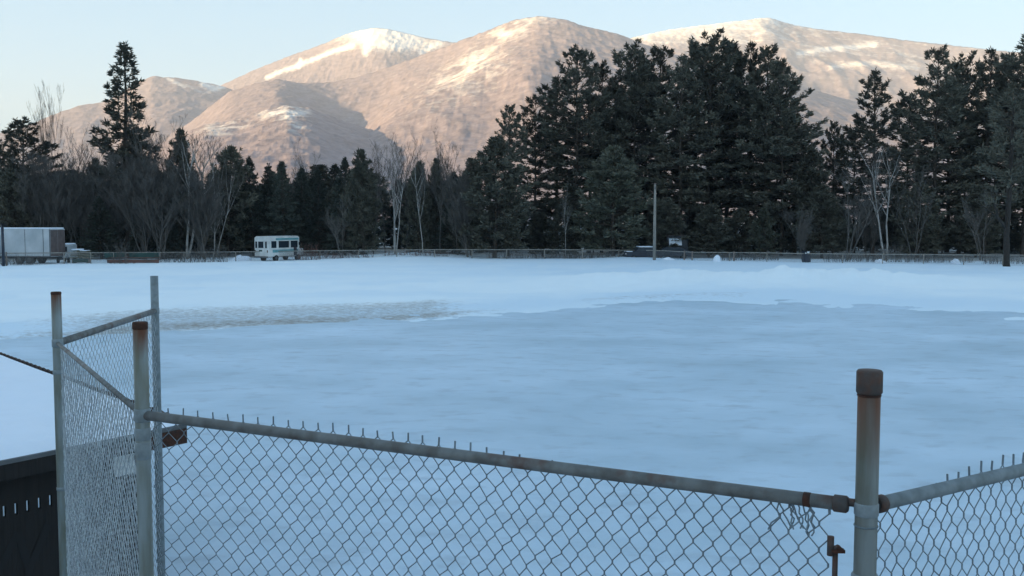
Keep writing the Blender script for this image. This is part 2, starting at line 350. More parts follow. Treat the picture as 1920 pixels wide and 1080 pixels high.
a = sg.data.attributes.new('dirt', 'FLOAT', 'POINT'); a.data.foreach_set('value', dirt.astype(np.float32).ravel())
# ice sheet
im = bpy.data.materials.new('rink_ice'); im.use_nodes = True; t = im.node_tree; N = t.nodes; L = t.links; b = N['Principled BSDF']
tc = N.new('ShaderNodeTexCoord'); mp = N.new('ShaderNodeMapping'); mp.inputs['Scale'].default_value = (.16, .24, 1); mp.inputs['Rotation'].default_value = (0, 0, .35); L.new(tc.outputs['Object'], mp.inputs[0])
q1 = N.new('ShaderNodeTexNoise'); q1.inputs['Scale'].default_value = 1; q1.inputs['Detail'].default_value = 8; q1.inputs['Roughness'].default_value = .62; L.new(mp.outputs[0], q1.inputs[0])
cr = N.new('ShaderNodeValToRGB'); cr.color_ramp.elements[0].position = .33; cr.color_ramp.elements[0].color = (.40, .52, .61, 1); cr.color_ramp.elements[1].position = .68; cr.color_ramp.elements[1].color = (.57, .70, .82, 1)
L.new(q1.outputs[0], cr.inputs[0])
q2 = N.new('ShaderNodeTexNoise'); q2.inputs['Scale'].default_value = 7.5; q2.inputs['Detail'].default_value = 4; q2.inputs['Roughness'].default_value = .6; L.new(mp.outputs[0], q2.inputs[0])
rr = N.new('ShaderNodeMapRange'); rr.inputs[1].default_value = .52; rr.inputs[2].default_value = .78; rr.inputs[4].default_value = .75; L.new(q2.outputs[0], rr.inputs[0])
mm = N.new('ShaderNodeMix'); mm.data_type = 'RGBA'; mm.inputs[7].default_value = (.33, .41, .48, 1); L.new(rr.outputs[0], mm.inputs[0]); L.new(cr.outputs[0], mm.inputs[6]); L.new(mm.outputs[2], b.inputs['Base Color'])
b.inputs['Roughness'].default_value = .55; b.inputs['Specular IOR Level'].default_value = .35
bp = N.new('ShaderNodeBump'); bp.inputs['Strength'].default_value = .25; bp.inputs['Distance'].default_value = .03; L.new(q2.outputs[0], bp.inputs['Height']); L.new(bp.outputs[0], b.inputs['Normal'])
px2 = np.linspace(-700, 2620, 120); t2, _ = px_grid(px2, np.full(120, 520.)); e2 = dep(px2, EDGE) + 3.5
b_ = MB(); vs = [(t2[k] * 3, 3, 0) for k in range(120)] + [(t2[k] * e2[k], e2[k], 0) for k in range(120)]
b_.add(vs, [(k, k + 1, 121 + k, 120 + k) for k in range(119)]); tag(b_.build('ice_rink', im), kind='structure')

# ------------------------------------------------------------------ near fence
RZ = CH - .870
def P(pxx, D, z): v_ = ray(pxx, 600); return Vector(((pxx - 960) / F * D, D, z))
pC, pA, pB, pR = (Vector((-3.42, 9.5, 0)), Vector((-3.215, 7.0, 0)), Vector((-1.652, 4.4, 0)), Vector((1.076, 2.97, 0)))
def hit(p0, pxx, z=None):   # unused helper kept simple
    return None
pE = pR + Vector((.843, .538, 0)) * 3.0
def post_mat(name, rust_from, rust_to, z0):
    """galvanised pipe, rust running down from the top (real rust stain)"""
    m = mat(name, (.24, .28, .29) if name != 'post_steel_r' else (.19, .215, .215), .6, .15, n_scale=16, col2=(.14, .15, .12) if name != 'post_steel_r' else (.09, .092, .07), stretch=(1, 1, .16), bump=.15, detail=7); t = m.node_tree; N = t.nodes; L = t.links; b = N['Principled BSDF']
    tc = N.new('ShaderNodeTexCoord'); sp = N.new('ShaderNodeSeparateXYZ'); L.new(tc.outputs['Object'], sp.inputs[0])
    no = N.new('ShaderNodeTexNoise'); no.inputs['Scale'].default_value = 20; mp = N.new('ShaderNodeMapping'); mp.inputs['Scale'].default_value = (2.2, 2.2, .12); L.new(tc.outputs['Object'], mp.inputs[0]); L.new(mp.outputs[0], no.inputs[0])
    ad = N.new('ShaderNodeMath'); ad.operation = 'MULTIPLY_ADD'; L.new(no.outputs[0], ad.inputs[0]); ad.inputs[1].default_value = .28; L.new(sp.outputs[2], ad.inputs[2])
    r = N.new('ShaderNodeMapRange'); r.inputs[1].default_value = z0 - rust_to + .14; r.inputs[2].default_value = z0 - rust_from + .12; L.new(ad.outputs[0], r.inputs[0])
    mx = N.new('ShaderNodeMix'); mx.data_type = 'RGBA'; mx.inputs[7].default_value = (.115, .045, .022, 1); L.new(r.outputs[0], mx.inputs[0])
    L.new(b.inputs['Base Color'].links[0].from_socket, mx.inputs[6]); L.new(mx.outputs[2], b.inputs['Base Color'])
    return m
fence = thing('chain_link_fence', 'nearest tall galvanised chain link fence with pipe rails across the bottom of the view', 'fence', (0, 0, 0))
def leanpost(p, zt, r, m_, lean=(0, 0), n=24):
    q = MB(); q.tube([(p.x - lean[0] * 1.0, p.y, -.3), (p.x, p.y, RZ), (p.x + lean[0] * (zt - RZ) / RZ, p.y, zt - .012), ], r, n)
    o = q.build('fence_post', m_, fence, True); return o
def zt_at(py, D): return CH + ray(960, py).z * D
zA, zB, zC, zR = zt_at(548, 7.0), zt_at(605, 4.4), zt_at(515, 9.5), zt_at(700, 2.97)
o = leanpost(pA, zA, .034, post_mat('post_steel_a', .0, .18, zA)); o['label'] = 'slim post with a rusty open top'
o = leanpost(pB, zB, .032, post_mat('post_steel_b', .0, .17, zB)); o['label'] = 'post with a black rusty top in front of the slim post'
o = leanpost(pC, zC, .037, M['galv']); o['label'] = 'tallest clean grey post'
o = leanpost(pR, zR, .0335, post_mat('post_steel_r', .03, .30, zR)); o['label'] = 'thick rusty post with a dark cap'
def ring(p, z0, z1, r, m_, name, flare=.0):
    q = MB(); q.tube([(p.x, p.y, z0), (p.x, p.y, z0 + .006), (p.x, p.y, z1 - .006), (p.x, p.y, z1)], [r - .004, r, r + flare, r + flare - .004], 28)
    return q.build(name, m_, fence, True)
ring(pR, zR - .062, zR + .010, .0385, M['darkiron'], 'post_cap')
ring(pR, zR - .072, zR - .060, .036, M['rust'], 'post_cap_rim')
ring(pB, zB - .032, zB + .004, .0338, M['rust'], 'post_cap')
ring(pA, zA - .02, zA + .004, .0352, M['rust'], 'post_cap')
ring(pR, RZ - .028, RZ + .016, .0362, M['galv'], 'brace_band'); ring(pR, RZ - .062, RZ - .052, .0362, M['galv'], 'brace_band')
ring(pR, RZ - .245, RZ - .205, .040, M['galv'], 'brace_band')
ring(pB, RZ - .03, RZ + .03, .0365, M['galv'], 'brace_band'); ring(pB, RZ - .20, RZ - .12, .0350, M['galv'], 'brace_band'); ring(pB, RZ - .115, RZ - .055, .0345, M['galv'], 'brace_band')
ring(pA, RZ - .03, RZ + .03, .038, M['galv'], 'brace_band'); ring(pA, RZ - 1.06, RZ - 1.03, .037, M['galv'], 'brace_band'); ring(pA, RZ - .22, RZ - .19, .038, M['galv'], 'brace_band'); ring(pC, RZ - .03, RZ + .03, .041, M['galv'], 'brace_band')
def rail_mat():
    m = mat('rail_steel', (.165, .175, .175), .6, .15, n_scale=14, col2=(.095, .093, .088), stretch=(1, 1, 1), bump=.12); t = m.node_tree; N = t.nodes; L = t.links; b = N['Principled BSDF']
    tc = N.new('ShaderNodeTexCoord'); no = N.new('ShaderNodeTexNoise'); no.inputs['Scale'].default_value = 5; no.inputs['Detail'].default_value = 6; L.new(tc.outputs['Object'], no.inputs[0])
    r = N.new('ShaderNodeMapRange'); r.inputs[1].default_value = .58; r.inputs[2].default_value = .68; L.new(no.outputs[0], r.inputs[0])
    mx = N.new('ShaderNodeMix'); mx.data_type = 'RGBA'; mx.inputs[7].default_value = (.10, .05, .035, 1); L.new(r.outputs[0], mx.inputs[0]); L.new(b.inputs['Base Color'].links[0].from_socket, mx.inputs[6]); L.new(mx.outputs[2], b.inputs['Base Color'])
    return m
M['rail'] = rail_mat()
def rail(a_, b2, r, m_, n=20, label=None):
    q = MB(); q.tube([a_, b2], r, n); o = q.build('top_rail', m_, fence, True)
    if label: o['label'] = label
    return o
dBR = (pR - pB).normalized(); dRE = (pE - pR).normalized(); dAB = (pB - pA).normalized(); dCA = (pA - pC).normalized()
up = Vector((0, 0, RZ))
rail(pB + dBR * .03 + up, pR - dBR * .075 + up, .0215, M['rail'], label='weathered brownish rail of the widest panel')
rail(pR + dRE * .075 + up, pE + up, .022, M['galv'], label='clean grey rail rising to the right')
rail(pA + dAB * .03 + up, pB - dAB * .03 + up, .0135, M['rail'])
rail(pC + dCA * .03 + up, pA - dCA * .03 + up, .026, M['rail'])
def cup(p0, d_, l, r, name, m_):
    q = MB(); a_ = p0; q.tube([a_, a_ + d_ * .004, a_ + d_ * (l - .006), a_ + d_ * l], [r - .006, r, r, r - .005], 24); return q.build(name, m_, fence, True)
cup(pR - dBR * .098 + up, dBR, .046, .0265, 'rail_end_cup', M['darkiron'])
cup(pR - dBR * .056 + up + Vector((0, 0, .008)), dBR, .03, .0125, 'rail_bolt', M['darkiron'])
cup(pR + dRE * .046 + up, dRE, .036, .0275, 'rail_end_cup', M['darkiron'])
cup(pR + dRE * .030 + up, dRE, .018, .021, 'rail_bolt', M['black'])
cup(pR - dBR * .19 + up, dBR, .030, .0228, 'rust_band', M['rust'])
# dark box beam end hanging at the tall post is the dugout's; see below
def chain(name, p0, p1, zt, zb, ss, vs, wr, barbs=True, seed=1, wob=.004, off=.012, skip=None, sag=None, mt='wire'):
    """woven wire: nodes at (s_j, z_k), j+k even, wires zig-zag through them"""
    rnd = np.random.default_rng(seed); d_ = (p1 - p0).normalized(); nrm = Vector((d_.y, -d_.x, 0)) * -1
    if nrm.y < 0: nrm = -nrm
    ss = np.array(ss); nr = int((zt - zb) / vs); nc = len(ss)
    K, J = np.meshgrid(np.arange(nr + 1), np.arange(nc), indexing='ij')
    s = ss[J] + rnd.normal(0, wob, J.shape); z = zt - K * vs + rnd.normal(0, wob, J.shape) + (sag(s) if sag else 0)
    side = np.where((K % 2) == 0, .6, -.6) * wr
    def pt(k, j, o_=0):
        return np.stack([p0.x + d_.x * s[k, j] + nrm.x * (off + o_), p0.y + d_.y * s[k, j] + nrm.y * (off + o_), z[k, j]], -1)
    segs = []
    kk, jj = np.nonzero((K[:-1] + J[:-1]) % 2 == 0)
    for dj in (-1, 1):
        ok = (jj + dj >= 0) & (jj + dj < nc); a_ = pt(kk[ok], jj[ok], wr * .7 * dj) - [0, 0, vs * .13]; b2 = pt(kk[ok] + 1, jj[ok] + dj, -wr * .7 * dj) + [0, 0, vs * .13]
        if skip is not None:
            m_ = ~skip(s[kk[ok], jj[ok]], z[kk[ok], jj[ok]]); a_ = a_[m_]; b2 = b2[m_]
        segs.append((a_, b2, wr))
    # the short twisted hook at each crossing
    a_ = pt(kk, jj); m_ = kk > 0; segs.append((a_[m_] + [0, 0, vs * .15], a_[m_] - [0, 0, vs * .15], wr * 1.45))
    if barbs:
        top = jj[kk == 0]; a_ = pt(np.zeros_like(top), top); b2 = a_ + np.stack([rnd.normal(0, .0015, len(top)), rnd.normal(0, .0015, len(top)), rnd.uniform(.018, .028, len(top))], -1)
        segs.append((a_ - [0, 0, .008], b2, wr * 1.8))
    V = []; Fc = []; n0 = 0
    for a_, b2, r in segs:
        t_ = b2 - a_; t_ /= np.linalg.norm(t_, axis=1)[:, None] + 1e-9
        ref = np.array([nrm.x, nrm.y, 0.]); u = np.cross(t_, ref); u /= np.linalg.norm(u, axis=1)[:, None]; w2 = np.cross(t_, u)
        r4 = [u * r, w2 * r, -u * r, -w2 * r]; m_ = len(a_)
        vv = np.stack([a_ + q for q in r4] + [b2 + q for q in r4], 1).reshape(-1, 3); base = n0 + np.arange(m_)[:, None] * 8
        for k in range(4): Fc.append(base + np.array([[k, (k + 1) % 4, 4 + (k + 1) % 4, 4 + k]]))
        V.append(vv); n0 += len(vv)
    return np_mesh(name, np.concatenate(V), np.concatenate(Fc), M[mt], fence)
# columns on the widest panel follow the photograph: the fabric is stretched on the left, slack on the right
def s_of_px(pxx, p0, d_):
    k = (pxx - 960) / F; return (k * p0.y - p0.x) / (d_.x - k * d_.y)
cols = []; x_ = 276.
while x_ < 1578:
    cols.append(s_of_px(x_, pB, dBR)); x_ += (14.2 if x_ < 700 else 14.2 + (x_ - 700) / 880 * 5.2)
chain('chain_link_mesh', pB, pR, RZ + .027, .05, cols, .0425, .0023, seed=3, wob=.0016, sag=lambda s: np.interp(s, [s_of_px(p_, pB, dBR) for p_ in (300, 560, 800, 900, 1010, 1300, 1580)], [-.008, .008, .006, -.006, -.030, -.046, -.060]))
wr_ = np.arange(.05, 3., .031); chain('chain_link_mesh', pR, pE, RZ + .027, .05, wr_, .044, .0023, seed=4, wob=.0024, sag=lambda s: np.interp(s, [.0, .25, .45, .7], [-.062, -.045, -.01, .006]))
LA = (pB - pA).length; chain('chain_link_mesh', pA, pB, RZ + .0, .05, np.arange(.04, LA - .03, .042), .0425, .0023, barbs=False, seed=5, mt='wirelight')
LC = (pA - pC).length; chain('chain_link_mesh', pC, pA, RZ + .0, .05, np.arange(.04, LC - .03, .042), .0425, .0021, barbs=False, seed=6, mt='wirelight')
# loose broken wires at the torn corner, and tension bar with its clamp
q = MB(); rnd = random.Random(5); wp = pR - dBR * .20 + up + Vector((0, .012, -.02))
for k in range(10):
    p = wp + dBR * rnd.uniform(-.06, .06); pts = [p]
    for j in range(5): p = p + Vector((rnd.uniform(-.014, .014), rnd.uniform(-.006, .006), -rnd.uniform(.008, .026))); pts.append(p)
    q.tube(pts, .0027, 5)
q.build('broken_wire', M['wire'], fence)
tb = pR - dBR * .088; q = MB(); q.tube([(tb.x, tb.y, .1), (tb.x, tb.y, RZ - .135), ], .0085, 10); q.tube([(tb.x - .014, tb.y + .003, RZ - .165), (tb.x - .014, tb.y + .003, RZ - .105)], .0105, 10); q.build('tension_bar', M['darkiron'], fence, True)
q = MB(); q.box((tb.x + .006, tb.y - .004, RZ - .148), (.04, .022, .010)); q.tube([(tb.x + .01, tb.y - .02, RZ - .142), (tb.x + .01, tb.y + .012, RZ - .142)], .009, 8); q.build('clamp_bolt', M['rust'], fence)

# ------------------------------------------------------------------ dugout
dg = thing('dugout', 'dark wooden dugout with a snow covered flat roof behind the fence post', 'dugout', (0, 0, 0))
ZRf = 2.35
Kc = Vector((-3.29, 9.94, 0)); dn = Vector((-.577, -.818, 0)).normalized(); df = Vector((-.66, .75, 0)).normalized()
def slab(q, o_, a_, la, b2, lb, z0, z1):
    c4 = [o_, o_ + a_ * la, o_ + a_ * la + b2 * lb, o_ + b2 * lb]
    q.add([(c.x, c.y, z0) for c in c4] + [(c.x, c.y, z1) for c in c4], [(0, 1, 2, 3), (7, 6, 5, 4), (4, 5, 1, 0), (5, 6, 2, 1), (6, 7, 3, 2), (7, 4, 0, 3)])
q = MB(); slab(q, Kc, dn, 5.2, df, 9.0, ZRf - .19, ZRf - .05); q.build('roof', M['darkwood'], dg)
q = MB(); slab(q, Kc - dn * .004 - df * .004, dn, 5.21, df, 9.01, ZRf - .048, ZRf - .012); q.build('roof_edge', M['trim'], dg)
# snow blanket with soft rounded edge
nu, nv = 60, 70; vs = []; fs = []
for i_ in range(nu):
    for j_ in range(nv):
        a_ = i_ / (nu - 1); b2 = j_ / (nv - 1); p = Kc + dn * (.03 + 5.1 * a_) + df * (.03 + 8.9 * b2)
        e = min(a_ * 5.1, b2 * 8.9, (1 - b2) * 8.9); h = .075 * (1 - math.exp(-e / .05)) + .02 * noise.noise(Vector((p.x * .7, p.y * .7, 0)))
        vs.append((p.x, p.y, ZRf - .012 + max(0.001, h)))
for i_ in range(nu - 1):
    for j_ in range(nv - 1): k = i_ * nv + j_; fs.append((k, k + 1, k + nv + 1, k + nv))
q = MB(); q.add(vs, fs); q.build('roof_snow', M['snowcap'], dg, True)
# corrugated metal flashing along the field side
q = MB(); pts = []
for k in range(300):
    s_ = k * .03; p = Kc + df * s_ - dn.cross(Vector((0, 0, 1))) * 0
    pts.append((p + dn * (.018 * math.sin(s_ * 2 * math.pi / .19)), ZRf + .035 + .02 * math.sin(s_ * 2 * math.pi / .19)))
vs = [(p.x, p.y, z) for p, z in pts] + [(p.x, p.y, ZRf - .05) for p, z in pts]; n_ = len(pts)
vs += [(p.x + dn.x * .03, p.y + dn.y * .03, z) for p, z in pts]
fs = [(k, k + 1, n_ + k + 1, n_ + k) for k in range(n_ - 1)] + [(k, k + 1, 2 * n_ + k + 1, 2 * n_ + k) for k in range(n_ - 1)]
q.add(vs, fs); q.build('corrugated_flashing', M['darkiron'], dg)
# wall with slits
W0 = Kc + dn * .42 + df * .25
def wallpt(pxx, py):
    """point of the wall plane seen at a pixel"""
    r_ = ray(pxx, py); nrm = Vector((dn.y, -dn.x, 0)); t_ = (W0 - Vector((0, 0, 0))).dot(nrm) / Vector((r_.x, r_.y, 0)).dot(nrm)
    return Vector((0, 0, CH)) + r_ * t_
def salong(p): return (Vector((p.x, p.y, 0)) - W0).dot(dn)
sl = [wallpt(x__, y__) for x__, y__ in ((95, 943), (74, 946), (52, 949), (30, 952), (8, 956), (-14, 960), (-36, 964))]
zs0, zs1 = sl[2].z - .052, sl[2].z + .052
q = MB(); slab(q, W0, dn, 4.6, df, .05, 0, zs0); slab(q, W0, dn, 4.6, df, .05, zs1, ZRf - .192)
prev = 0.0
for p in sl:
    s_ = salong(p); slab(q, W0 + dn * prev, dn, s_ - .013 - prev, df, .05, zs0, zs1); prev = s_ + .013
slab(q, W0 + dn * prev, dn, 4.6 - prev, df, .05, zs0, zs1); q.build('wall', M['darkwood'], dg)
q = MB(); slab(q, W0 + dn * 4.6, df, 8.3, dn, .05, 0, ZRf - .192); slab(q, W0 + df * 8.3, dn, 4.6, df, .05, 0, ZRf - .192); q.build('back_wall', M['darkwood'], dg)
for k in range(5):
    q = MB(); p = W0 + df * (.12 + k * 2.0) + dn * .05; q.box((p.x, p.y, (ZRf - .192) / 2), (.1, .1, ZRf - .194), .6); q.build('post', M['darkwood'], dg)
q = MB(); slab(q, W0 + dn * 4.0 + df * .3, dn, .4, df, 7.8, .42, .47); q.build('bench', M['darkwood'], dg)
# black zigzag strokes laid just off the wall
nw = -df * .004
def stroke(q, pa, pb, w_):
    a_ = wallpt(*pa); b2 = wallpt(*pb); s0, z0, s1, z1 = salong(a_), a_.z, salong(b2), b2.z
    L_ = math.hypot(s1 - s0, z1 - z0); ox, oz = -(z1 - z0) / L_ * w_ / 2, (s1 - s0) / L_ * w_ / 2
    P4 = [(s0 + ox, z0 + oz), (s1 + ox, z1 + oz), (s1 - ox, z1 - oz), (s0 - ox, z0 - oz)]
    q.add([tuple(W0 + dn * s_ + nw + Vector((0, 0, z_))) for s_, z_ in P4], [(0, 1, 2, 3)])
q = MB(); stroke(q, (-5, 1075), (34, 998), .07); q.build('dark_stroke', M['black'], dg)
nw = -df * .006; q = MB(); stroke(q, (34, 998), (53, 1062), .07); q.build('dark_stroke', M['black'], dg)
nw = -df * .008; q = MB(); stroke(q, (51, 1075), (90, 983), .07); q.build('dark_stroke', M['black'], dg)
# white notice
a_ = wallpt(213, 850); b2 = wallpt(252, 886); q = MB(); nw = -df * .004
s0, s1 = salong(b2), salong(a_); z1, z0 = a_.z, b2.z
q.add([tuple(W0 + dn * s_ - df * o_ + Vector((0, 0, z_))) for o_ in (.003, .008) for s_, z_ in ((s0, z0), (s1, z0), (s1, z1), (s0, z1))], [(0, 1, 2, 3), (7, 6, 5, 4), (4, 5, 1, 0), (5, 6, 2, 1), (6, 7, 3, 2), (7, 4, 0, 3)])
q.build('notice', M['screw'], dg)
# rusty beam end
q = MB(); p = Kc + dn * .12 + df * .0; slab(q, Kc + dn * .0 - df * .012, dn, .5, df, .01, ZRf - .20, ZRf - .05); q.build('beam_end', M['rust'], dg)

# ------------------------------------------------------------------ outfield fence
fm = bpy.data.materials.new('far_wire_mesh'); fm.use_nodes = True; t = fm.node_tree; N = t.nodes; L = t.links; b = N['Principled BSDF']; b.inputs['Base Color'].default_value = (.14, .14, .14, 1); b.inputs['Roughness'].default_value = .6
uv = N.new('ShaderNodeUVMap'); sp = N.new('ShaderNodeSeparateXYZ'); L.new(uv.outputs[0], sp.inputs[0]); outs = []
for sgn in (1, -1):
    m1 = N.new('ShaderNodeMath'); m1.operation = 'MULTIPLY_ADD'; L.new(sp.outputs[1], m1.inputs[0]); m1.inputs[1].default_value = sgn; L.new(sp.outputs[0], m1.inputs[2])
    m2 = N.new('ShaderNodeMath'); m2.operation = 'PINGPONG'; m2.inputs[1].default_value = .04; L.new(m1.outputs[0], m2.inputs[0])
    m3 = N.new('ShaderNodeMath'); m3.operation = 'LESS_THAN'; m3.inputs[1].default_value = .0045; L.new(m2.outputs[0], m3.inputs[0]); outs.append(m3)
mxx = N.new('ShaderNodeMath'); mxx.operation = 'MAXIMUM'; L.new(outs[0].outputs[0], mxx.inputs[0]); L.new(outs[1].outputs[0], mxx.inputs[1]); L.new(mxx.outputs[0], b.inputs['Alpha'])
ff = thing('outfield_fence', 'low grey wire fence running along the far edge of the snowy field', 'fence', (0, 0, 0))
def fpt(pxx): D = float(dep(np.array([float(pxx)]), FENCE)[0]); return Vector((gx(pxx, D), D, 0))
fposts = [-130, -60, 12, 120, 170, 213, 236, 300, 345, 385, 400, 442, 600, 672, 744, 815, 885, 950, 1021, 1092, 1160, 1228, 1283, 1298, 1368, 1376, 1438, 1511, 1580, 1655, 1732, 1807, 1880, 1950, 2025]
fz = {}
RAILY = [(-200, 476), (120, 474), (300, 473.5), (470, 472), (600, 470), (820, 468), (1000, 468), (1160, 469), (1240, 470), (1300, 473), (1438, 474), (1500, 475.5), (1700, 477), (1920, 478.5), (2100, 480)]
def ftop(pxx): p = fpt(pxx); return zt_at(float(interp(pxx, RAILY)), p.y)
xs = list(range(-160, 2060, 20)); q = MB(); q.tube([Vector((fpt(x__).x, fpt(x__).y, ftop(x__))) for x__ in xs], .045, 8); q.build('top_rail', M['pole'], ff, True)
for x__ in fposts:
    p = fpt(x__); big = x__ in (1283, 1298, 1376, 12); q = MB(); q.tube([(p.x, p.y - .03, -.3), (p.x, p.y - .03, ftop(x__) + (.12 if big else .03))], .075 if big else .05, 8)
    q.build('fence_post', M['post'] if big else M['pole'], ff, True)
me = bpy.data.meshes.new('wire_mesh'); vs = []; fs = []; uvs = []
acc = 0; lastp = None
for x__ in xs:
    p = fpt(x__); acc += (p - lastp).length if lastp else 0; lastp = p; vs += [(p.x, p.y + .03, -.1), (p.x, p.y + .03, ftop(x__))]; uvs.append((acc, ftop(x__)))
me.from_pydata(vs, [], [(2 * k, 2 * k + 2, 2 * k + 3, 2 * k + 1) for k in range(len(xs) - 1)]); ul = me.uv_layers.new(name='UVMap')
for pl in me.polygons:
    for li in pl.loop_indices: vi = me.loops[li].vertex_index; ul.data[li].uv = (uvs[vi // 2][0], 0 if vi % 2 == 0 else uvs[vi // 2][1])
me.materials.append(fm); o = bpy.data.objects.new('wire_mesh', me); C.objects.link(o); o.parent = ff
for xa, xb in ((196, 236), (243, 298)):
    q = MB(); n_ = 6
    for k in range(n_):
        a_ = fpt(xa + (xb - xa) * k / n_); b2 = fpt(xa + (xb - xa) * (k + 1) / n_)
        q.add([(a_.x, a_.y - .06, .62), (b2.x, b2.y - .06, .62), (b2.x, b2.y - .06, ftop(xb) - .03), (a_.x, a_.y - .06, ftop(xa) - .03)], [(0, 1, 2, 3)])
    o = q.build('windscreen', M['greenscreen'], ff); m_ = o.modifiers.new('s', 'SOLIDIFY'); m_.thickness = .01
# ------------------------------------------------------------------ far vehicles and clutter
def wheel(parent, x, y, z, r, w_, ax=(1, 0)):
    q = MB(); a_ = Vector((ax[0], ax[1], 0)); c = Vector((x, y, z))
    q.tube([c - a_ * w_ / 2, c - a_ * (w_ / 2 - .03), c + a_ * (w_ / 2 - .03), c + a_ * w_ / 2], [r - .04, r, r, r - .04], 18); o = q.build('wheel', M['tyre'], parent, True)
    q = MB(); q.tube([c - a_ * (w_ / 2 + .01), c + a_ * (w_ / 2 + .01)], r * .5, 14); q.build('rim', M['trim'], o); return o
def part(name, m_, parent, boxes, bev=0):
    q = MB()
    for c, d_ in boxes: q.box(c, d_)
    o = q.build(name, m_, parent)
    if bev: bevel(o, bev)
    return o
# small shuttle bus, tail towards the camera's left, nose to the right
D_ = 104.5; v_ = thing('shuttle_bus', 'small white shuttle bus with dark windows parked at the edge of the snowy field', 'bus', (gx(490, D_), D_, .0), R(-30))
# local: x = width (rear face at y=0 facing -y), y = length forward; rotated so the right side shows
part('body', M['whitepaint'], v_, [((0, 2.4, 1.55), (1.95, 4.8, 2.05))], .07)
part('roof', M['whitepaint'], v_, [((0, 2.4, 2.62), (1.80, 4.6, .10))], .04)
part('hood', M['whitepaint'], v_, [((0, 5.15, .95), (1.8, .72, .75))], .12)
part('teal_stripe', M['teal'], v_, [((.981, 2.9, 2.36), (.008, 3.5, .20))]); part('lower_stripe', M['teal'], v_, [((.981, 2.6, 1.10), (.008, 3.9, .30))])
part('bumper', M['trim'], v_, [((0, -.06, .50), (1.9, .14, .16))], .03)
for x_, w2 in ((-.70, .26), (-.05, .72), (.68, .22)):
    o = part('rear_window', M['glass'], v_, [((x_, -.006, 1.78), (w2, .016, .62))]); part('window_frame', M['trim'], o, [((x_, -.002, 2.11), (w2 + .06, .016, .04))]); part('window_sill', M['trim'], o, [((x_, -.002, 1.45), (w2 + .06, .016, .04))])
for y_, l_ in ((.85, .75), (2.35, 1.55), (3.95, 1.05)):
    part('side_window', M['glass'], v_, [((.982, y_, 1.80), (.016, l_, .72))])
part('door', M['bluecar'], v_, [((.982, 4.1, 1.02), (.014, .5, .85))])
part('number_plate', M['greenscreen'], v_, [((-.1, -.006, 1.16), (.46, .014, .17))])
for x_ in (-.86, .86): part('tail_light', M['rust'], v_, [((x_, -.008, 1.10), (.12, .016, .26))])
for y_ in (1.2, 4.55):
    for x_ in (-.86, .86): wheel(v_, x_, y_, .36, .36, .24)
part('wing_mirror', M['black'], v_, [((1.12, 4.62, 1.85), (.16, .08, .34))], .02)
# white box trailer at the far left
D_ = 98.; v_ = thing('box_trailer', 'long weathered white box trailer cut off by the left edge of the photo', 'trailer', (gx(95, D_), D_, 0), R(-8))
part('body', M['panel'], v_, [((-6.0, 1.25, 2.12), (12, 2.5, 2.75))], .03)
part('side_rail', M['trim'], v_, [((-6, -.012, .78), (12, .03, .10)), ((-.05, -.012, 2.1), (.09, .03, 2.7)), ((-.75, -.010, 2.1), (.05, .026, 2.7)), ((-2.7, -.010, 2.1), (.03, .02, 2.7)), ((-5.4, -.010, 2.1), (.03, .02, 2.7))])
part('rear_door', M['brownpaint'], v_, [((.012, .62, 2.1), (.03, 1.18, 2.6)), ((.012, 1.86, 2.1), (.03, 1.18, 2.6))])
part('roof_snow', M['snowcap'], v_, [((-6, 1.25, 3.56), (11.9, 2.4, .12))], .05)
for x_ in (-2.4, -3.5, -9.5): 
    for y_ in (.3, 2.2): wheel(v_, x_, y_, .45, .45, .28, (0, 1))
part('chassis', M['black'], v_, [((-6, 1.25, .64), (11.8, 1.6, .16))]); part('landing_leg', M['trim'], v_, [((-8.0, .4, .35), (.12, .12, .7))])
# dark pole in front of it
D_ = 92.5; q = MB(); q.tube([(0, 0, -.2), (0, 0, 4.0)], [.15, .12], 12); v_ = thing('utility_post', 'dark round post in front of the white box trailer', 'post', (gx(6, D_), D_, 0)); q.build('post', M['bluecar'], v_, True)
q = MB(); q.box((.18, 0, 3.85), (.5, .22, .3)); q.tube([(0, 0, 4.0), (0, 0, 4.06)], .16, 12); o = q.build('lamp_head', M['black'], v_); bevel(o, .03)
# white van nose-on right of the trailer
D_ = 101.; v_ = thing('parked_van', 'small pale van parked just right of the white box trailer', 'van', (gx(118, D_), D_, 0), R(12))
part('body', M['panel'], v_, [((0, 1.9, 1.15), (1.15, 3.8, 1.45))], .12); part('windscreen', M['glass'], v_, [((0, -.008, 1.42), (.8, .02, .5))]); part('bumper', M['trim'], v_, [((0, -.06, .45), (1.1, .12, .18))], .03)
part('bonnet', M['panel'], v_, [((0, -.35, .8), (1.05, .7, .5))], .1); part('roof_snow', M['snowcap'], v_, [((0, 1.9, 1.92), (1.0, 3.4, .1))], .04)
for x_ in (-.5, .5):
    wheel(v_, x_, .1, .3, .3, .2); wheel(v_, x_, 3.1, .3, .3, .2); part('headlight', M['screw'], v_, [((x_ * .75, -.71, .85), (.18, .02, .14))])
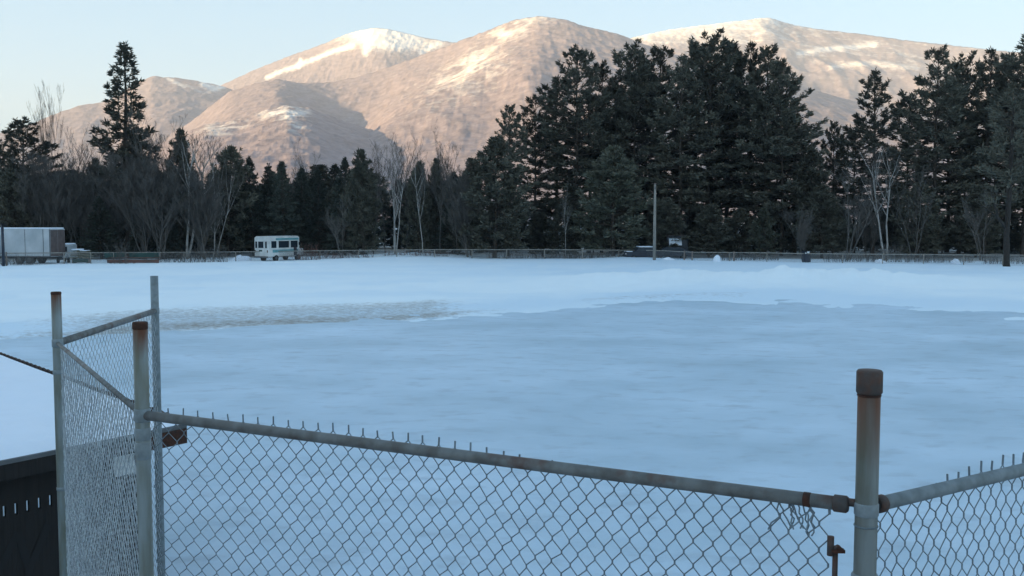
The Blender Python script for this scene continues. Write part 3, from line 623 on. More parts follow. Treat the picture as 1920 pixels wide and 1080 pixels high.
# boat / lumber pile with snow on top
D_ = 100.; v_ = thing('lumber_stack', 'stack of pale boards on trestles under snow right of the small van', 'lumber', (gx(150, D_), D_, 0), R(6))
rnd = random.Random(3); q = MB()
for k in range(5):
    for j in range(4): q.box((rnd.uniform(-.15, .15), j * .28, .62 + k * .16), (1.9 - .12 * k, .24, .07))
q.build('boards', M['lumber'], v_)
part('trestle', M['post'], v_, [((-.7, .4, .28), (.1, 1.2, .56)), ((.7, .4, .28), (.1, 1.2, .56))]); part('snow_cover', M['snowcap'], v_, [((-.35, .4, 1.42), (.9, 1.1, .12)), ((.35, .4, 1.30), (.7, 1.1, .06))], .04); part('tarpaulin', M['greenscreen'], v_, [((.1, -.2, .30), (1.5, .04, .34))])
def mound(name, label, cat, x_, D_, sx, sy, sz, seed, m_='snowcap', group=None, z0=0.):
    rnd = random.Random(seed); vs = []; fs = []; nu, nv = 20, 9
    for j in range(nv):
        ph = j / (nv - 1) * math.pi / 2
        for i_ in range(nu):
            th = i_ / nu * 2 * math.pi; k = 1 + .28 * noise.noise(Vector((math.cos(th) * 1.3 + seed, math.sin(th) * 1.3, ph * 1.6)))
            vs.append((math.cos(th) * math.cos(ph) * sx * k, math.sin(th) * math.cos(ph) * sy * k, math.sin(ph) * sz * k - .05))
    for j in range(nv - 1):
        for i_ in range(nu): fs.append((j * nu + i_, j * nu + (i_ + 1) % nu, (j + 1) * nu + (i_ + 1) % nu, (j + 1) * nu + i_))
    q = MB(); q.add(vs, fs); o = q.build(name, M[m_], None, True); o.location = (gx(x_, D_), D_, z0); tag(o, label, cat, group); return o
mound('snow_heap', 'low snow heap against the dark undergrowth beside the shuttle bus', 'snow', 452, 105.5, 1.25, .8, .62, 3)
mound('snow_heap', 'small snow heap right of the pale upright pole at the fence', 'snow', 1252, 106, .8, .6, .42, 4)
mound('boulder', 'snow topped boulder between the two wooden fence posts on the right', 'boulder', 1345, 103, .42, .4, .75, 7)
mound('snow_heap', 'small snow heap at the foot of the leaning bare trees on the right', 'snow', 1650, 99.5, .7, .5, .5, 8)
mound('snow_heap', 'small snow heap by the fence near the big dark trunk on the right', 'snow', 1792, 97.5, .5, .5, .6, 9)
def car(label, name, pxx, D_, rz, L_=4.2, W_=1.7, paint='bluecar', snow=True, H_=1.4, s=1.):
    v_ = thing(name, label, 'car', (gx(pxx, D_), D_, 0), rz)
    prof = [(-L_ / 2, .35), (-L_ / 2, .8), (-L_ * .28, .92), (-L_ * .16, H_), (L_ * .22, H_), (L_ * .40, .95), (L_ / 2, .85), (L_ / 2, .35)]
    q = MB(); n_ = len(prof); q.add([(x_, y_, z_) for y_ in (-W_ / 2, W_ / 2) for x_, z_ in prof], [tuple(range(n_)), tuple(range(2 * n_ - 1, n_ - 1, -1))] + [((k + 1) % n_, k, n_ + k, n_ + (k + 1) % n_) for k in range(n_)])
    o = q.build('body', M[paint], v_); bevel(o, .06)
    for y_ in (-W_ / 2 - .004, W_ / 2 + .004):
        q = MB(); P4 = [(-L_ * .235, .93), (-L_ * .15, H_ - .08), (L_ * .20, H_ - .08), (L_ * .34, .97)]
        q.add([(x_, y_ + o_, z_) for o_ in (-.003, .003) for x_, z_ in P4], [(0, 1, 2, 3), (7, 6, 5, 4)]); q.build('side_window', M['glass'], v_)
    for x_ in (-L_ * .3, L_ * .3):
        for y_ in (-W_ / 2 + .08, W_ / 2 - .08): wheel(v_, x_, y_, .31, .31, .2, (0, 1))
    if snow:
        part('roof_snow', M['snowcap'], v_, [((L_ * .03, 0, H_ + .05), (L_ * .36, W_ * .85, .11)), ((-L_ * .4, 0, .93), (L_ * .16, W_ * .8, .07))], .04)
    for y_ in (-.6, .6): part('headlight', M['screw'], v_, [((-L_ / 2 - .02, y_, .7), (.04, .3, .14))])
    return v_
car('dark car with snow on its roof just left of the pale upright pole', 'parked_car', 1206, 109.5, R(8))
v_ = car('dark parked car behind the fence under the white panelled camper', 'parked_car', 1258, 112, R(-4), 4.6, 1.8, 'bluecar', False, 1.3)
D_ = 115.; v_ = thing('camper_box', 'dark camper with one bright white panel behind the fence right of the pale pole', 'camper', (gx(1270, D_), D_, 0), R(-6))
part('body', M['bluecar'], v_, [((0, 1.5, 1.45), (2.5, 3, 2.1))], .1); wp_ = part('white_panel', M['snowcap'], v_, [((0, 0, 0), (1.45, .06, .95))], .02); wp_.location = (-.25, -.30, 1.85); wp_.rotation_euler = (R(-38), 0, 0); part('roof', M['brownpaint'], v_, [((0, 1.5, 2.56), (2.3, 2.8, .1))], .03)
for x_ in (-.9, .9): wheel(v_, x_, .6, .36, .36, .2)
D_ = 100.5; v_ = thing('waste_bin', 'dark upright bin with a pale lid against the right part of the fence', 'bin', (gx(1512, D_), D_, 0), R(10))
part('body', M['bluecar'], v_, [((0, 0, .85), (.85, .8, 1.35))], .05); part('lid', M['black'], v_, [((0, 0, 1.58), (.92, .86, .10))], .03); part('pale_sign', M['screw'], v_, [((.05, -.42, 1.42), (.30, .02, .22)), ((-.3, -.42, 1.32), (.2, .02, .12))])
for x_ in (-.35, .35): wheel(v_, x_, .2, .12, .12, .08)
v_.scale = (.8, .8, .8)
# pale upright pole
D_ = 105.; v_ = thing('utility_pole', 'tall pale bare pole standing at the fence in front of the big pines', 'pole', (gx(1227, D_), D_, 0)); zt = ztop(345, D_)
q = MB(); q.tube([(0, 0, -.3), (0, 0, zt * .5), (.0, 0, zt)], [.17, .15, .11], 14); q.build('shaft', M['pole'], v_, True)
q = MB(); q.tube([(0, 0, zt), (0, 0, zt + .05)], .135, 14); q.box((.0, -.15, zt - .4), (.10, .12, .3)); q.build('cap', M['trim'], v_)
# bench behind the wind screen, red boards
D_ = 99.; v_ = thing('bleacher_bench', 'low dull red bench boards behind the green screen on the left fence', 'bench', (gx(250, D_), D_, 0), R(2))
part('seat', M['redtwig'], v_, [((0, 0, .42), (5.2, .3, .06)), ((0, .4, .62), (5.2, .3, .06))]); part('skirt', M['redtwig'], v_, [((0, -.12, .26), (5.1, .04, .26))]); part('leg', M['trim'], v_, [((x_, .2, .2), (.06, .6, .4)) for x_ in (-2.3, 0, 2.3)])
# ------------------------------------------------------------------ trees
def quads_from_blades(c, d_, ln, wd, rng):
    """diamond blades from centres c along d_"""
    n = len(c); r_ = rng.normal(size=(n, 3)); s_ = np.cross(d_, r_); s_ /= np.linalg.norm(s_, axis=1)[:, None] + 1e-9
    m_ = c + d_ * (ln * .45)[:, None]
    v = np.stack([c, m_ + s_ * (wd / 2)[:, None], c + d_ * ln[:, None], m_ - s_ * (wd / 2)[:, None]], 1).reshape(-1, 3)
    return v, np.arange(4 * n).reshape(-1, 4)
def norm(a): return a / (np.linalg.norm(a, axis=-1, keepdims=True) + 1e-9)
def tube_np(segs):
    """segs: list of (p0,p1,r0,r1) → 4-sided tubes"""
    if not segs: return np.zeros((0, 3)), np.zeros((0, 4), int)
    a_ = np.array([s_[0] for s_ in segs]); b2 = np.array([s_[1] for s_ in segs]); r0 = np.array([s_[2] for s_ in segs])[:, None]; r1 = np.array([s_[3] for s_ in segs])[:, None]
    t_ = norm(b2 - a_); ref = np.where(np.abs(t_[:, 2:3]) < .8, [[0, 0, 1.]], [[1., 0, 0]]); u = norm(np.cross(t_, ref)); w2 = np.cross(t_, u)
    v = np.stack([a_ + u * r0, a_ + w2 * r0, a_ - u * r0, a_ - w2 * r0, b2 + u * r1, b2 + w2 * r1, b2 - u * r1, b2 - w2 * r1], 1).reshape(-1, 3)
    base = np.arange(len(segs))[:, None, None] * 8
    q_ = np.array([[0, 1, 5, 4], [1, 2, 6, 5], [2, 3, 7, 6], [3, 0, 4, 7]])[None]
    return v, (base + q_).reshape(-1, 4)
def conifer(H, seed, prof, t0=.2, gap=.6, nb=4, e0=5, e1=45, curl=25, tuft=.5, blades=8, dens=1.0, flat=.45, rtrunk=.013, miss=.1, blade_w=.13, lean=.01, epow=1.):
    """prof(t) → branch length; returns trunk mesh arrays, crown mesh arrays"""
    rng = np.random.default_rng(seed); segs = []; cc = []; dd = []; ts = []
    R0 = H * rtrunk; lx, ly = rng.normal(0, lean, 2)
    def tr(z): return np.array([lx * z + .12 * math.sin(z * .3 + seed), ly * z + .12 * math.cos(z * .27 + seed), z])
    n = 14
    for k in range(n): z0, z1 = H * k / n, H * (k + 1) / n; segs.append((tr(z0), tr(z1), R0 * (1 - k / n) ** .8 + .03, R0 * (1 - (k + 1) / n) ** .8 + .02))
    z = H * t0
    while z < H * .985:
        t = z / H; m_ = max(2, int(round(nb + rng.normal(0, .7)))); ph0 = rng.uniform(0, 6.28)
        for b_i in range(m_):
            if rng.random() < miss: continue
            L_ = prof(t, ph0) * rng.uniform(.55, 1.28)
            if L_ < .15: L_ = .15
            ph = ph0 + b_i * 2 * math.pi / m_ + rng.normal(0, .25); e = R(e0 + (e1 - e0) * t ** epow + rng.normal(0, 6)); p = tr(z + rng.uniform(-.2, .2) * gap)
            ns = max(3, int(L_ / .55)); pts = [p]; az = ph
            for k in range(ns):
                ee = e + R(curl) * (k / ns) ** 1.5; az += rng.normal(0, .06)
                p = p + np.array([math.cos(az) * math.cos(ee), math.sin(az) * math.cos(ee), math.sin(ee)]) * L_ / ns; pts.append(p)
            for k in range(ns): rr0 = .012 + .016 * L_ * (1 - k / ns); segs.append((pts[k], pts[k + 1], rr0, rr0 * .8))
            pts = np.array(pts); nt_ = max(3, int(L_ * 3.6 * dens))
            u = rng.uniform(.28, 1.04, nt_) ** .8; u[0] = 1.0; u = np.clip(u, 0, 1)
            ip = np.stack([np.interp(u * ns, np.arange(ns + 1), pts[:, k]) for k in range(3)], -1)
            out = np.array([math.cos(az), math.sin(az), 0]); lat = np.array([-math.sin(az), math.cos(az), 0])
            lo = rng.uniform(-1, 1, nt_) * np.minimum(.34 * L_ * (1.15 - u), 1.3); ip2 = ip + lat * lo[:, None] + out * (np.abs(lo) * .5)[:, None] + np.array([0, 0, 1.]) * (rng.normal(.04, .09, nt_) * tuft * 1.5 + np.abs(lo) * .2)[:, None]
            dv = out * 1.0 + lat * (np.sign(lo) * np.minimum(np.abs(lo), .8))[:, None] + np.array([0, 0, math.sin(e + R(curl))])
            cc.append(ip2); dd.append(norm(dv)); ts.append(np.full(nt_, tuft * (.75 + .35 * min(1, L_ / 3))))
            for k in range(nt_):
                if abs(lo[k]) > .3 and k % 2 == 0: segs.append((ip[k] - out * .2 * abs(lo[k]), ip2[k], .018, .01))
        z += gap * (1.1 - .35 * t) * rng.uniform(.7, 1.3)
    c = np.concatenate(cc); d_ = np.concatenate(dd); s_ = np.concatenate(ts)
    top = tr(H)[None] + np.array([[0, 0, 0.]] * 4) - np.array([[0, 0, .25 * k] for k in range(4)]); c = np.concatenate([c, top]); d_ = np.concatenate([d_, np.tile([[0, 0, 1.]], (4, 1))]); s_ = np.concatenate([s_, np.full(4, tuft)])
    c = np.repeat(c, blades, 0); d_ = np.repeat(d_, blades, 0); s_ = np.repeat(s_, blades)
    rn = rng.normal(size=c.shape) * .72; rn[:, 2] *= flat * 1.6
    dir_ = norm(d_ + rn); dir_[:, 2] = np.where(dir_[:, 2] < 0, dir_[:, 2] * .5, dir_[:, 2])
    c = c + rng.normal(size=c.shape) * (s_ * .16)[:, None]
    bv, bf = quads_from_blades(c, dir_, s_ * rng.uniform(.6, 1.2, len(s_)), s_ * blade_w * 2 * rng.uniform(.7, 1.3, len(s_)), rng)
    return tube_np(segs), (bv, bf)
def pine_prof(wd, tmax=.5, top=.75, skew=0, sk_ph=0):
    def f(t, ph=0):
        l = wd * ((1 - t) / (1 - tmax)) ** top if t > tmax else wd * (.75 + .25 * t / tmax)
        return l
    return f
def cone_prof(wd, p=.9):
    return lambda t, ph=0: wd * (1 - t) ** p + .12
def bare(H, seed, stems=1, spread=.12, forks=4, lv=4, r0=.012, up_=.55, fine=1., bend=.12, clear=.3, twr=.011):
    rng = np.random.default_rng(seed); segs = []; tw = []
    def grow(p, d_, L_, r, level):
        n = 5 if level < 2 else 3
        pts = [p]; d0 = d_
        for k in range(n):
            d0 = norm(d0 + rng.normal(0, bend, 3) + np.array([0, 0, .06])); p = p + d0 * L_ / n; pts.append(p)
            rr = r * (1 - .75 * k / n); (segs if level < 2 else tw).append((pts[-2], p, max(rr, twr * .7), max(r * (1 - .75 * (k + 1) / n), twr * .6)))
        if level >= lv: return
        m_ = int(forks * (1.9 if level == 0 else 1) * (fine if level >= 2 else 1))
        for j in range(m_):
            u = rng.uniform(clear if level == 0 else .2, .98); k = min(n - 1, int(u * n)); q_ = pts[k] + (pts[k + 1] - pts[k]) * (u * n - k)
            a_ = rng.normal(size=3); a_[2] = abs(a_[2]) * .3; a_ = norm(a_); dn_ = norm(d_ * up_ + a_ * .62 + np.array([0, 0, .28]))
            grow(q_, dn_, L_ * rng.uniform(.35, .62) * (1.15 - .5 * u), max(r * .42, twr), level + 1)
    for s_ in range(stems):
        a_ = rng.uniform(0, 6.28); d_ = norm(np.array([math.cos(a_) * spread * (s_ > 0 or stems > 1), math.sin(a_) * spread * .6, 1]))
        grow(np.array([math.cos(a_) * .25 * (stems > 1), math.sin(a_) * .2 * (stems > 1), -.1]), d_, H * rng.uniform(.82, 1) * .92, H * r0, 0)
    return tube_np(segs), tube_np(tw)
def plant(kind, data, mt, mc, label, cat, x, D_, rz=0, sc_=1., group=None, tn='trunk', cn='crown'):
    (tv, tf), (cv, cf) = data; v_ = thing(kind, label, cat, (x, D_, -.05), rz, group); v_.scale = (sc_,) * 3
    np_mesh(tn, tv, tf, M[mt], v_); np_mesh(cn, cv, cf, M[mc], v_); return v_
bank_ = {}
def proto_tree(key, fn):
    if key not in bank_: bank_[key] = fn()
    return bank_[key]
meshes_ = {}
def put(kind, key, fn, H0, mt, mc, label, cat, pxx, ytop, D_, rz, group=None, wx=1., name2=None, tn='trunk', cn='crown'):
    """tree whose top reaches picture height ytop when seen at depth D_"""
    H = ztop(ytop, D_); k = H / H0
    if key not in meshes_:
        (tv, tf), (cv, cf) = fn(); v_ = thing(kind, label, cat, (0, 0, 0), 0, group)
        a_ = np_mesh(tn, tv, tf, M[mt], v_); b2 = np_mesh(cn, cv, cf, M[mc], v_); meshes_[key] = (a_.data, b2.data)
    else:
        v_ = thing(kind, label, cat, (0, 0, 0), 0, group)
        for nm, me in zip((tn, cn), meshes_[key]): o = bpy.data.objects.new(nm, me); C.objects.link(o); o.parent = v_
    v_.location = (gx(pxx, D_), D_, -.05); v_.rotation_euler = (0, 0, rz); v_.scale = (k * wx, k * wx, k); return v_
WP = [lambda s_=s_, w_=w_, tm=tm, tp=tp: conifer(26, s_, pine_prof(w_, tm, tp), t0=.24, gap=1.15, nb=6, e0=-6, e1=62, curl=14, tuft=.64, blades=10, dens=1.05, flat=.22, miss=.2, epow=2.6, blade_w=.12)
      for s_, w_, tm, tp in ((101, 5.4, .50, .52), (102, 6.0, .55, .5), (103, 5.0, .48, .5), (104, 5.8, .6, .42), (105, 5.3, .45, .6))]
SP = [lambda s_=s_: conifer(14, s_, cone_prof(3.0, .85), t0=.06, gap=.38, nb=5, e0=-12, e1=35, curl=10, tuft=.5, blades=7, dens=1.25, miss=.05, flat=.5, blade_w=.16) for s_ in (201, 202, 203)]
RD = [lambda s_=s_: conifer(16, s_, pine_prof(3.9, .35, .6), t0=.08, gap=.55, nb=5, e0=0, e1=55, curl=25, tuft=.62, blades=8, dens=1.2, miss=.05, flat=.6, blade_w=.14) for s_ in (301, 302)]
ordn = ['first', 'second', 'third', 'fourth', 'fifth', 'sixth', 'seventh', 'eighth', 'ninth', 'tenth', 'eleventh', 'twelfth', 'thirteenth', 'fourteenth', 'fifteenth', 'sixteenth']
G = 'tall white pines in the big grove'
grove = [(952, 188, 118, 2, .82), (1000, 172, 126, 0, .85), (1078, 94, 124, 1, 1.0), (1128, 110, 132, 2, .9), (1188, 92, 126, 3, .95), (1232, 83, 134, 0, .95), (1272, 95, 122, 4, .95), (1300, 82, 132, 2, 1.), (1328, 74, 124, 3, 1.), (1362, 80, 130, 1, .9), (1398, 69, 125, 4, .95), (1432, 84, 123, 0, .95), (1466, 112, 121, 1, .95)]
for k, (a_, y_, D_, i_, wx) in enumerate(grove):
    put('white_pine', ('wp', i_), WP[i_], 26, 'bark', 'pine', 'tall dark white pine, %s crown from the left in the big grove right of centre' % ordn[k], 'pine tree', a_, y_ + 15, D_, k * 1.7 + .4, G, wx)
for k, (a_, y_, D_, i_) in enumerate([(1045, 165, 128, 4), (1105, 190, 130, 1), (1155, 170, 134, 0), (1210, 150, 131, 3), (1345, 165, 133, 4), (1452, 185, 127, 3), (1490, 215, 124, 4)]):
    put('white_pine', ('wp', i_), WP[i_], 26, 'bark', 'pine', 'lower dark pine within the big grove, %s such from the left' % ordn[k], 'pine tree', a_, y_, D_, k * 2.1 + 1, 'lower pines inside the big grove', 1.05)
for k, (a_, y_, D_, i_, l_) in enumerate([(1700, 190, 131, 1, 'lower pine filling the left side of the right hand grove'), (1775, 165, 133, 3, 'lower pine behind the middle of the right hand grove'), (1865, 170, 132, 0, 'lower pine behind the spiky topped pine at right'), (1600, 250, 130, 3, 'lower pine behind the solitary pointed pine')]):
    put('white_pine', ('wp', i_), WP[i_], 26, 'bark', 'pine', l_, 'pine tree', a_, y_, D_, k * 2.7 + .3, 'lower pines of the right hand grove', 1.05)
G2 = 'tall pines at the right edge'
for k, (a_, y_, D_, i_, wx, l_) in enumerate([(1636, 124, 120, 4, .95, 'solitary pointed pine standing in the gap between the two pine groves'), (1562, 222, 125, 2, .7, 'shorter pine leaning against the left of the solitary pointed pine'),
    (1752, 92, 121, 0, .95, 'pine with the narrow crown, leftmost of the right hand pine grove'), (1796, 116, 128, 3, .85, 'slightly lower pine, second from the left in the right hand grove'),
    (1843, 86, 122, 4, .9, 'spiky topped pine in the middle of the right hand grove'), (1882, 108, 126, 1, .8, 'pine behind the thick bare trunk in the right hand grove'), (1918, 62, 118, 2, 1., 'tallest pine, its crown cut by the right edge of the photo'), (1960, 70, 121, 0, 1., 'pine mostly beyond the right edge of the photo')]):
    put('white_pine', ('wp', i_), WP[i_], 26, 'bark', 'pine', l_, 'pine tree', a_, y_ + 10, D_, k * 2.3 + 1, G2, wx)
put('white_pine', ('wp', 1), WP[1], 26, 'bark', 'pine', 'broad round topped pine at the far left above the trailer', 'pine tree', 50, 232, 118, .9, None, 1.25)
put('white_pine', ('wp', 3), WP[3], 26, 'bark', 'pine', 'pine at the left edge of the photo behind the trailer', 'pine tree', 8, 275, 122, 2.9, None, .95)
# the thin spire on the left
def spire(): return conifer(26, 77, lambda t, ph=0: 5.0 * (1 - t) ** .85 + .2, t0=.30, gap=.82, nb=4, e0=-6, e1=22, curl=26, tuft=.75, blades=11, dens=.8, miss=.10, flat=.55, rtrunk=.014, blade_w=.13)
put('spruce', ('spire',), spire, 26, 'bark', 'pine', 'tall solitary spire shaped conifer rising well above the trees on the left', 'spruce tree', 240, 84, 121, .3, None, 1.12)
mids = [('round_conifer', 'rd', 0, 928, 262, 112, 1.3, 'broad dark conifer at the left foot of the big grove'), ('round_conifer', 'rd', 1, 884, 300, 116, .9, 'lower conifer at the very left end of the big grove'),
        ('round_conifer', 'rd', 0, 1150, 278, 113, 1.45, 'wide dull green conifer in front of the grove, left of the pale pole', 'olive'), ('round_conifer', 'rd', 1, 1060, 375, 114, 1.3, 'low conifer behind the thin pale trunk in front of the grove'),
        ('round_conifer', 'rd', 1, 1432, 392, 112, 1.2, 'small dull grey green conifer in front of the right half of the grove', 'olive'), ('round_conifer', 'rd', 0, 1515, 285, 119, 1.1, 'dark conifer of middle height at the right end of the big grove'),
        ('round_conifer', 'rd', 1, 1330, 385, 115, 1.7, 'low dark conifer behind the boulder in front of the grove'), ('round_conifer', 'rd', 0, 1250, 372, 116, 1.6, 'low dark conifer right of the tall pale pole'),
        ('round_conifer', 'rd', 1, 1540, 350, 114, 1.5, 'low dark conifer behind the dark bin on the right'), ('round_conifer', 'rd', 0, 1720, 345, 115, 1.5, 'low dark conifer under the right hand pines, left one'), ('round_conifer', 'rd', 1, 1830, 350, 115, 1.5, 'low dark conifer under the right hand pines, right one'),
        ('round_conifer', 'rd', 0, 430, 278, 120, 1.15, 'dark conifer sloping down behind the shuttle bus, tallest of that row'), ('round_conifer', 'rd', 1, 342, 246, 121, .7, 'narrow conifer right of the pale forked birch'),
        ('spruce', 'sp', 0, 474, 296, 121, 1., 'spruce second in the row behind the shuttle bus'), ('spruce', 'sp', 1, 505, 310, 124, 1., 'spruce above the shuttle bus, slightly left'), ('spruce', 'sp', 2, 532, 305, 120, 1., 'spruce directly above the shuttle bus roof'),
        ('spruce', 'sp', 0, 566, 314, 123, 1., 'spruce right of the shuttle bus, pointed top'), ('spruce', 'sp', 1, 600, 318, 121, 1., 'short spruce between the bus and the dense dark conifer'), ('spruce', 'sp', 2, 648, 298, 119, .9, 'slim spruce touching the left of the dense dark conifer'),
        ('round_conifer', 'rd', 1, 680, 284, 115, .82, 'dense dark conifer just left of the pale birch clump'), ('round_conifer', 'rd', 0, 785, 306, 118, .7, 'conifer directly right of the pale birch clump'), ('round_conifer', 'rd', 1, 818, 300, 121, .6, 'slim conifer between the birch clump and the big grove'), ('spruce', 'sp', 2, 850, 325, 118, 1., 'short spruce left of the big grove'),
        ('spruce', 'sp', 1, 190, 370, 111, 1.5, 'dark low spruce right of the white trailer'), ('spruce', 'sp', 0, 262, 400, 112, 1.5, 'dark low spruce at the foot of the tall spire conifer'), ('spruce', 'sp', 2, 325, 415, 112, 1.4, 'darkest low spruce left of the shuttle bus'), ('round_conifer', 'rd', 1, 250, 255, 124, .9, 'dull conifer hiding the lower trunk of the tall spire'), ('round_conifer', 'rd', 0, 185, 300, 126, .8, 'grey green conifer between the round pine and the spire'),
        ('round_conifer', 'rd', 0, 30, 320, 112, 1.2, 'dark conifer directly above the white trailer'), ('round_conifer', 'rd', 1, 110, 350, 114, 1., 'conifer above the right end of the white trailer')]
for k, m_ in enumerate(mids):
    kd, ty, i_, a_, y_, D_, wx, l_ = m_[:8]; mt_ = m_[8] if len(m_) > 8 else ('spruce' if ty == 'sp' else 'pine')
    fn = (RD if ty == 'rd' else SP)[i_]; put(kd, (ty, i_, mt_), fn, 16 if ty == 'rd' else 14, 'bark', mt_, l_, 'conifer', a_, y_, D_, k * 1.31, None, wx)
put('round_conifer', ('rd', 1, 'pine'), RD[1], 16, 'bark', 'pine', 'low conifer under the grove, midway between boulder and small grey green conifer', 'conifer', 1386, 392, 118, 2.2, None, 1.7)
put('round_conifer', ('rd', 0, 'pine'), RD[0], 16, 'bark', 'pine', 'low conifer under the grove, just left of the thin pale trunk', 'conifer', 1016, 400, 118, 4.2, None, 1.6)
# filler wood behind
rnd = random.Random(12); lf_ = 'dark conifer in the close ranks of the wood behind the front trees'
for row, (Dr, ya, yb) in enumerate(((131, 335, 400), (141, 330, 392), (152, 322, 385))):
    x_ = -60
    while x_ < 1990:
        x_ += rnd.uniform(26, 46); base = ya if x_ < 880 else yb
        if 700 < x_ < 770 and row < 2: continue
        y_ = base + rnd.uniform(-14, 26)
        ty, i_ = rnd.choice([('rd', 0), ('rd', 1), ('sp', 0), ('sp', 1), ('sp', 2)]); fn = (RD if ty == 'rd' else SP)[i_]
        mt_ = 'pine' if ty == 'rd' else 'spruce'
        put('conifer', (ty, i_, mt_), fn, 16 if ty == 'rd' else 14, 'bark', mt_, lf_, 'conifer', x_, y_, Dr + rnd.uniform(-4, 4), rnd.uniform(0, 6), 'conifers filling the wood behind', rnd.uniform(1.2, 1.6))
# leafless trees
B = {'b1': lambda: bare(17, 11, 2, .16, 4, 4, .011, .6, 1., .10, .25), 'b2': lambda: bare(15, 12, 3, .10, 4, 4, .009, .75, 1., .06, .35), 'b3': lambda: bare(16, 13, 1, .0, 5, 4, .009, .7, 1., .08, .35), 'b4': lambda: bare(12, 14, 3, .30, 4, 4, .010, .6, 1., .14, .15), 'b5': lambda: bare(18, 15, 1, 0, 5, 4, .007, .9, 1., .05, .45), 'b6': lambda: bare(10, 16, 5, .35, 5, 4, .008, .7, 1., .12, .1)}
HB = {'b1': 17, 'b2': 15, 'b3': 16, 'b4': 12, 'b5': 18, 'b6': 10}
def putb(key, label, a_, y_, D_, rz, bark='birch', tw='twig', wx=1., name='birch', cat='bare tree', group=None):
    return put(name, (key, bark, tw), B[key], HB[key], bark, tw, label, cat, a_, y_, D_, rz, group, wx, cn='branches')
putb('b1', 'whitish forked birch right of the tall spire conifer', 350, 240, 112, .5)
putb('b4', 'pale bare birch standing above the left dark conifers, right of the forked birch', 402, 272, 116, 1.2, wx=.6)
putb('b2', 'clump of pale straight birch trunks right of the dense dark conifer', 740, 296, 112, .0, wx=.8)
putb('b5', 'thin bare tree behind the pale birch clump, left', 722, 300, 122, 1.0, 'twig'); putb('b5', 'thin bare tree behind the pale birch clump, right', 762, 296, 121, 2.0, 'twig')
putb('b3', 'slender pale trunk right of the birch clump', 793, 290, 112.5, 2.2, wx=.7)
putb('b3', 'bare tree rising in front of the conifers left of the big grove', 826, 284, 116, 4.1, 'twig', wx=.8); putb('b5', 'thin bare tree at the left edge of the big grove', 858, 300, 115, .4, 'twig')
putb('b3', 'thin pale trunk in front of the left part of the big grove', 1060, 365, 109.5, .7, wx=.5)
putb('b1', 'whitish branching birch right of the gap between the groves', 1662, 262, 107, 2.6, wx=.85)
putb('b4', 'grey spreading bare tree left of the whitish branching birch', 1590, 322, 108, .3, 'twig', wx=1.1)
putb('b4', 'bare leaning tree right of the whitish branching birch', 1712, 322, 109, 1.9, 'twig', wx=.7)
putb('b5', 'tallest thin bare tree left of the spire, against the sky', 116, 204, 119, .2, 'twig', wx=.4); putb('b5', 'thin bare tree next to the tallest bare one on the left', 96, 215, 121, 1.3, 'twig', wx=.5); 
for k, (a_, y_, D_, ky, l_) in enumerate([(135, 285, 116, 'b3', 'bare grey tree right of the round pine at far left'), (160, 285, 118, 'b2', 'bare grey clump between round pine and spire'), (205, 290, 114, 'b3', 'bare grey tree left of the spire trunk'),
        (285, 232, 119, 'b3', 'bare grey tree just right of the spire, tallest there'), (308, 272, 115, 'b2', 'bare grey clump between the spire and the forked birch'), (270, 330, 110.5, 'b6', 'low bare bush at the foot of the spire'), (300, 345, 110, 'b4', 'spreading bare shrub left of the forked birch foot'), (385, 330, 111, 'b6', 'bare bush between the forked birch and shuttle bus'),
        (60, 330, 112, 'b4', 'bare tree above the middle of the trailer'), (640, 380, 110, 'b4', 'leaning bare tree in front of the dense dark conifer'), (560, 300, 128, 'b3', 'bare tree top behind the spruces above the bus'), (700, 310, 126, 'b3', 'bare tree top right behind the dense dark conifer'), (880, 330, 112, 'b6', 'bare bush at the left foot of the big grove'), (1505, 400, 106, 'b6', 'thin bare bush behind the dark bin'), (1840, 360, 107, 'b4', 'bare branching shrub left of the thick trunk at right')]):
    putb(ky, l_, a_, y_, D_, k * 1.1, 'twig', wx=.9)
rnd = random.Random(31); B['b7'] = lambda: bare(14, 71, 4, .16, 6, 4, .006, .85, 1.3, .08, .15, twr=.012); B['b8'] = lambda: bare(13, 72, 3, .22, 6, 4, .007, .75, 1.3, .1, .15, twr=.012); HB['b7'] = 14; HB['b8'] = 13
for k, (a_, y_) in enumerate([(78, 300), (118, 300), (150, 340), (205, 340), (275, 300), (308, 310), (372, 345), (1625, 380)]):
    putb(('b7', 'b8')[k % 2], 'fine grey leafless thicket before the dark wood, %s of its kind from the left' % ordn[k], a_, y_, 109.5 + rnd.uniform(0, 6), k * 1.9, 'twig', wx=1.1, name='thicket', cat='bare tree', group='leafless thickets before the wood')
# thick bare trunk with a fork at the right, standing in the field edge
v_ = thing('forked_pine', 'thick dark trunk with one forked limb nearest the field at the right edge', 'tree', (gx(1888, 92), 92, 0)); q = MB()
q.tube([(0, 0, -.2), (0, 0, .3), (-.1, 0, 3), (.05, 0, 7), (.1, 0, 12), (.2, 0, 15.5)], [.42, .29, .25, .21, .15, .05], 14); q.tube([(-.1, 0, 3.6), (-1.0, -.1, 4.6), (-1.3, 0, 6.0), (-1.7, .1, 7.2)], [.16, .13, .1, .05], 8); q.tube([(-1.0, -.1, 4.7), (-2.2, .2, 5.6), (-3.2, .1, 6.3)], [.09, .06, .03], 6); q.build('trunk', M['darkbark'], v_, True)
(tv, tf), (cv, cf) = conifer(15.8, 909, pine_prof(2.6, .7, .6), t0=.36, gap=.8, nb=4, e0=0, e1=40, curl=20, tuft=.6, blades=8, dens=.9, miss=.2, rtrunk=.002); np_mesh('branch', tv, tf, M['bark'], v_); np_mesh('crown', cv, cf, M['pine'], v_)
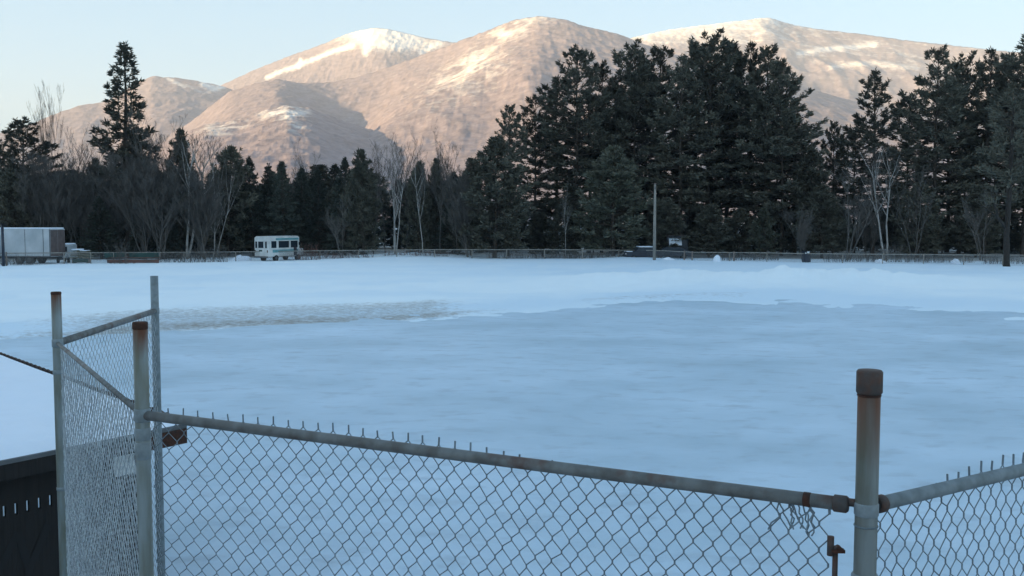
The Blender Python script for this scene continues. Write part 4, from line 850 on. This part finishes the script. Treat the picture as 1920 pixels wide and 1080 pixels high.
# brush along the fence
def brush(n, w_, h_, seed, r=.012):
    rng = np.random.default_rng(seed); segs = []; tw = []
    for k in range(n):
        p = np.array([rng.uniform(-w_ / 2, w_ / 2), rng.uniform(-.5, .5), -.05]); d_ = norm(np.array([rng.normal(0, .28), rng.normal(0, .2), 1])); L_ = h_ * rng.uniform(.5, 1.1)
        for j in range(4):
            q_ = p + d_ * L_ / 4; (segs if j == 0 else tw).append((p, q_, r * (1.2 - .2 * j), r * (1 - .2 * j)))
            if j:
                for m_ in range(2): tw.append((q_, q_ + norm(d_ + rng.normal(0, .5, 3)) * L_ * .22, r * .7, r * .4))
            p = q_; d_ = norm(d_ + rng.normal(0, .12, 3))
    return tube_np(segs), tube_np(tw)
for k, (a_, D_, w_, h_, m_, l_) in enumerate([(20, 95.5, 5, 1.0, 'twig', 'low grey brush under the white trailer'), (228, 98.5, 1.3, 2.3, 'twig', 'pale twiggy shrub at the fence below the spire'), (330, 101, 4, 1.2, 'twig', 'grey brush along the fence left of the bus'), (395, 101.5, 3.5, 1.7, 'twig', 'taller grey brush along the fence near the bus'),
        (576, 107, 2.6, 1.7, 'redtwig', 'reddish brush immediately right of the shuttle bus'), (650, 109, 6, .8, 'redtwig', 'low reddish brush behind the fence below the dense conifer'), (780, 111, 7, 1.0, 'redtwig', 'low reddish brush behind the fence right of the birch clump'), (1000, 112, 10, .8, 'twig', 'brush behind the fence below the left part of the grove'), (1130, 111, 8, .8, 'twig', 'brush behind the fence left of the pale pole'),
        (1400, 107, 7, .8, 'twig', 'brush behind the fence between the wooden posts and the bin'), (1600, 103, 6, 1.1, 'twig', 'brush at the foot of the grey spreading tree'), (1665, 102, 3, 1.8, 'twig', 'brush around the foot of the whitish birch'), (1760, 101, 7, .8, 'twig', 'brush behind the fence left of the thick trunk'), (1900, 98, 6, .8, 'twig', 'brush behind the fence at the right edge')]):
    plant('bush', brush(int(w_ * 26), w_, h_, 400 + k), m_, m_, l_, 'bush', gx(a_, D_), D_, 0, tn='stem', cn='twigs')
# ------------------------------------------------------------------ air
hz = bpy.data.materials.new('air'); hz.use_nodes = True; t = hz.node_tree; N = t.nodes; t.nodes.remove(N['Principled BSDF'])
pv = N.new('ShaderNodeVolumePrincipled'); pv.inputs['Color'].default_value = (.74, .82, .97, 1); pv.inputs['Density'].default_value = 9.5e-5; pv.inputs['Anisotropy'].default_value = .0
t.links.new(pv.outputs[0], N['Material Output'].inputs['Volume'])
q = MB(); q.box((0, 3500, 600), (16000, 14000, 1202.3)); tag(q.build('haze', hz), kind='stuff')
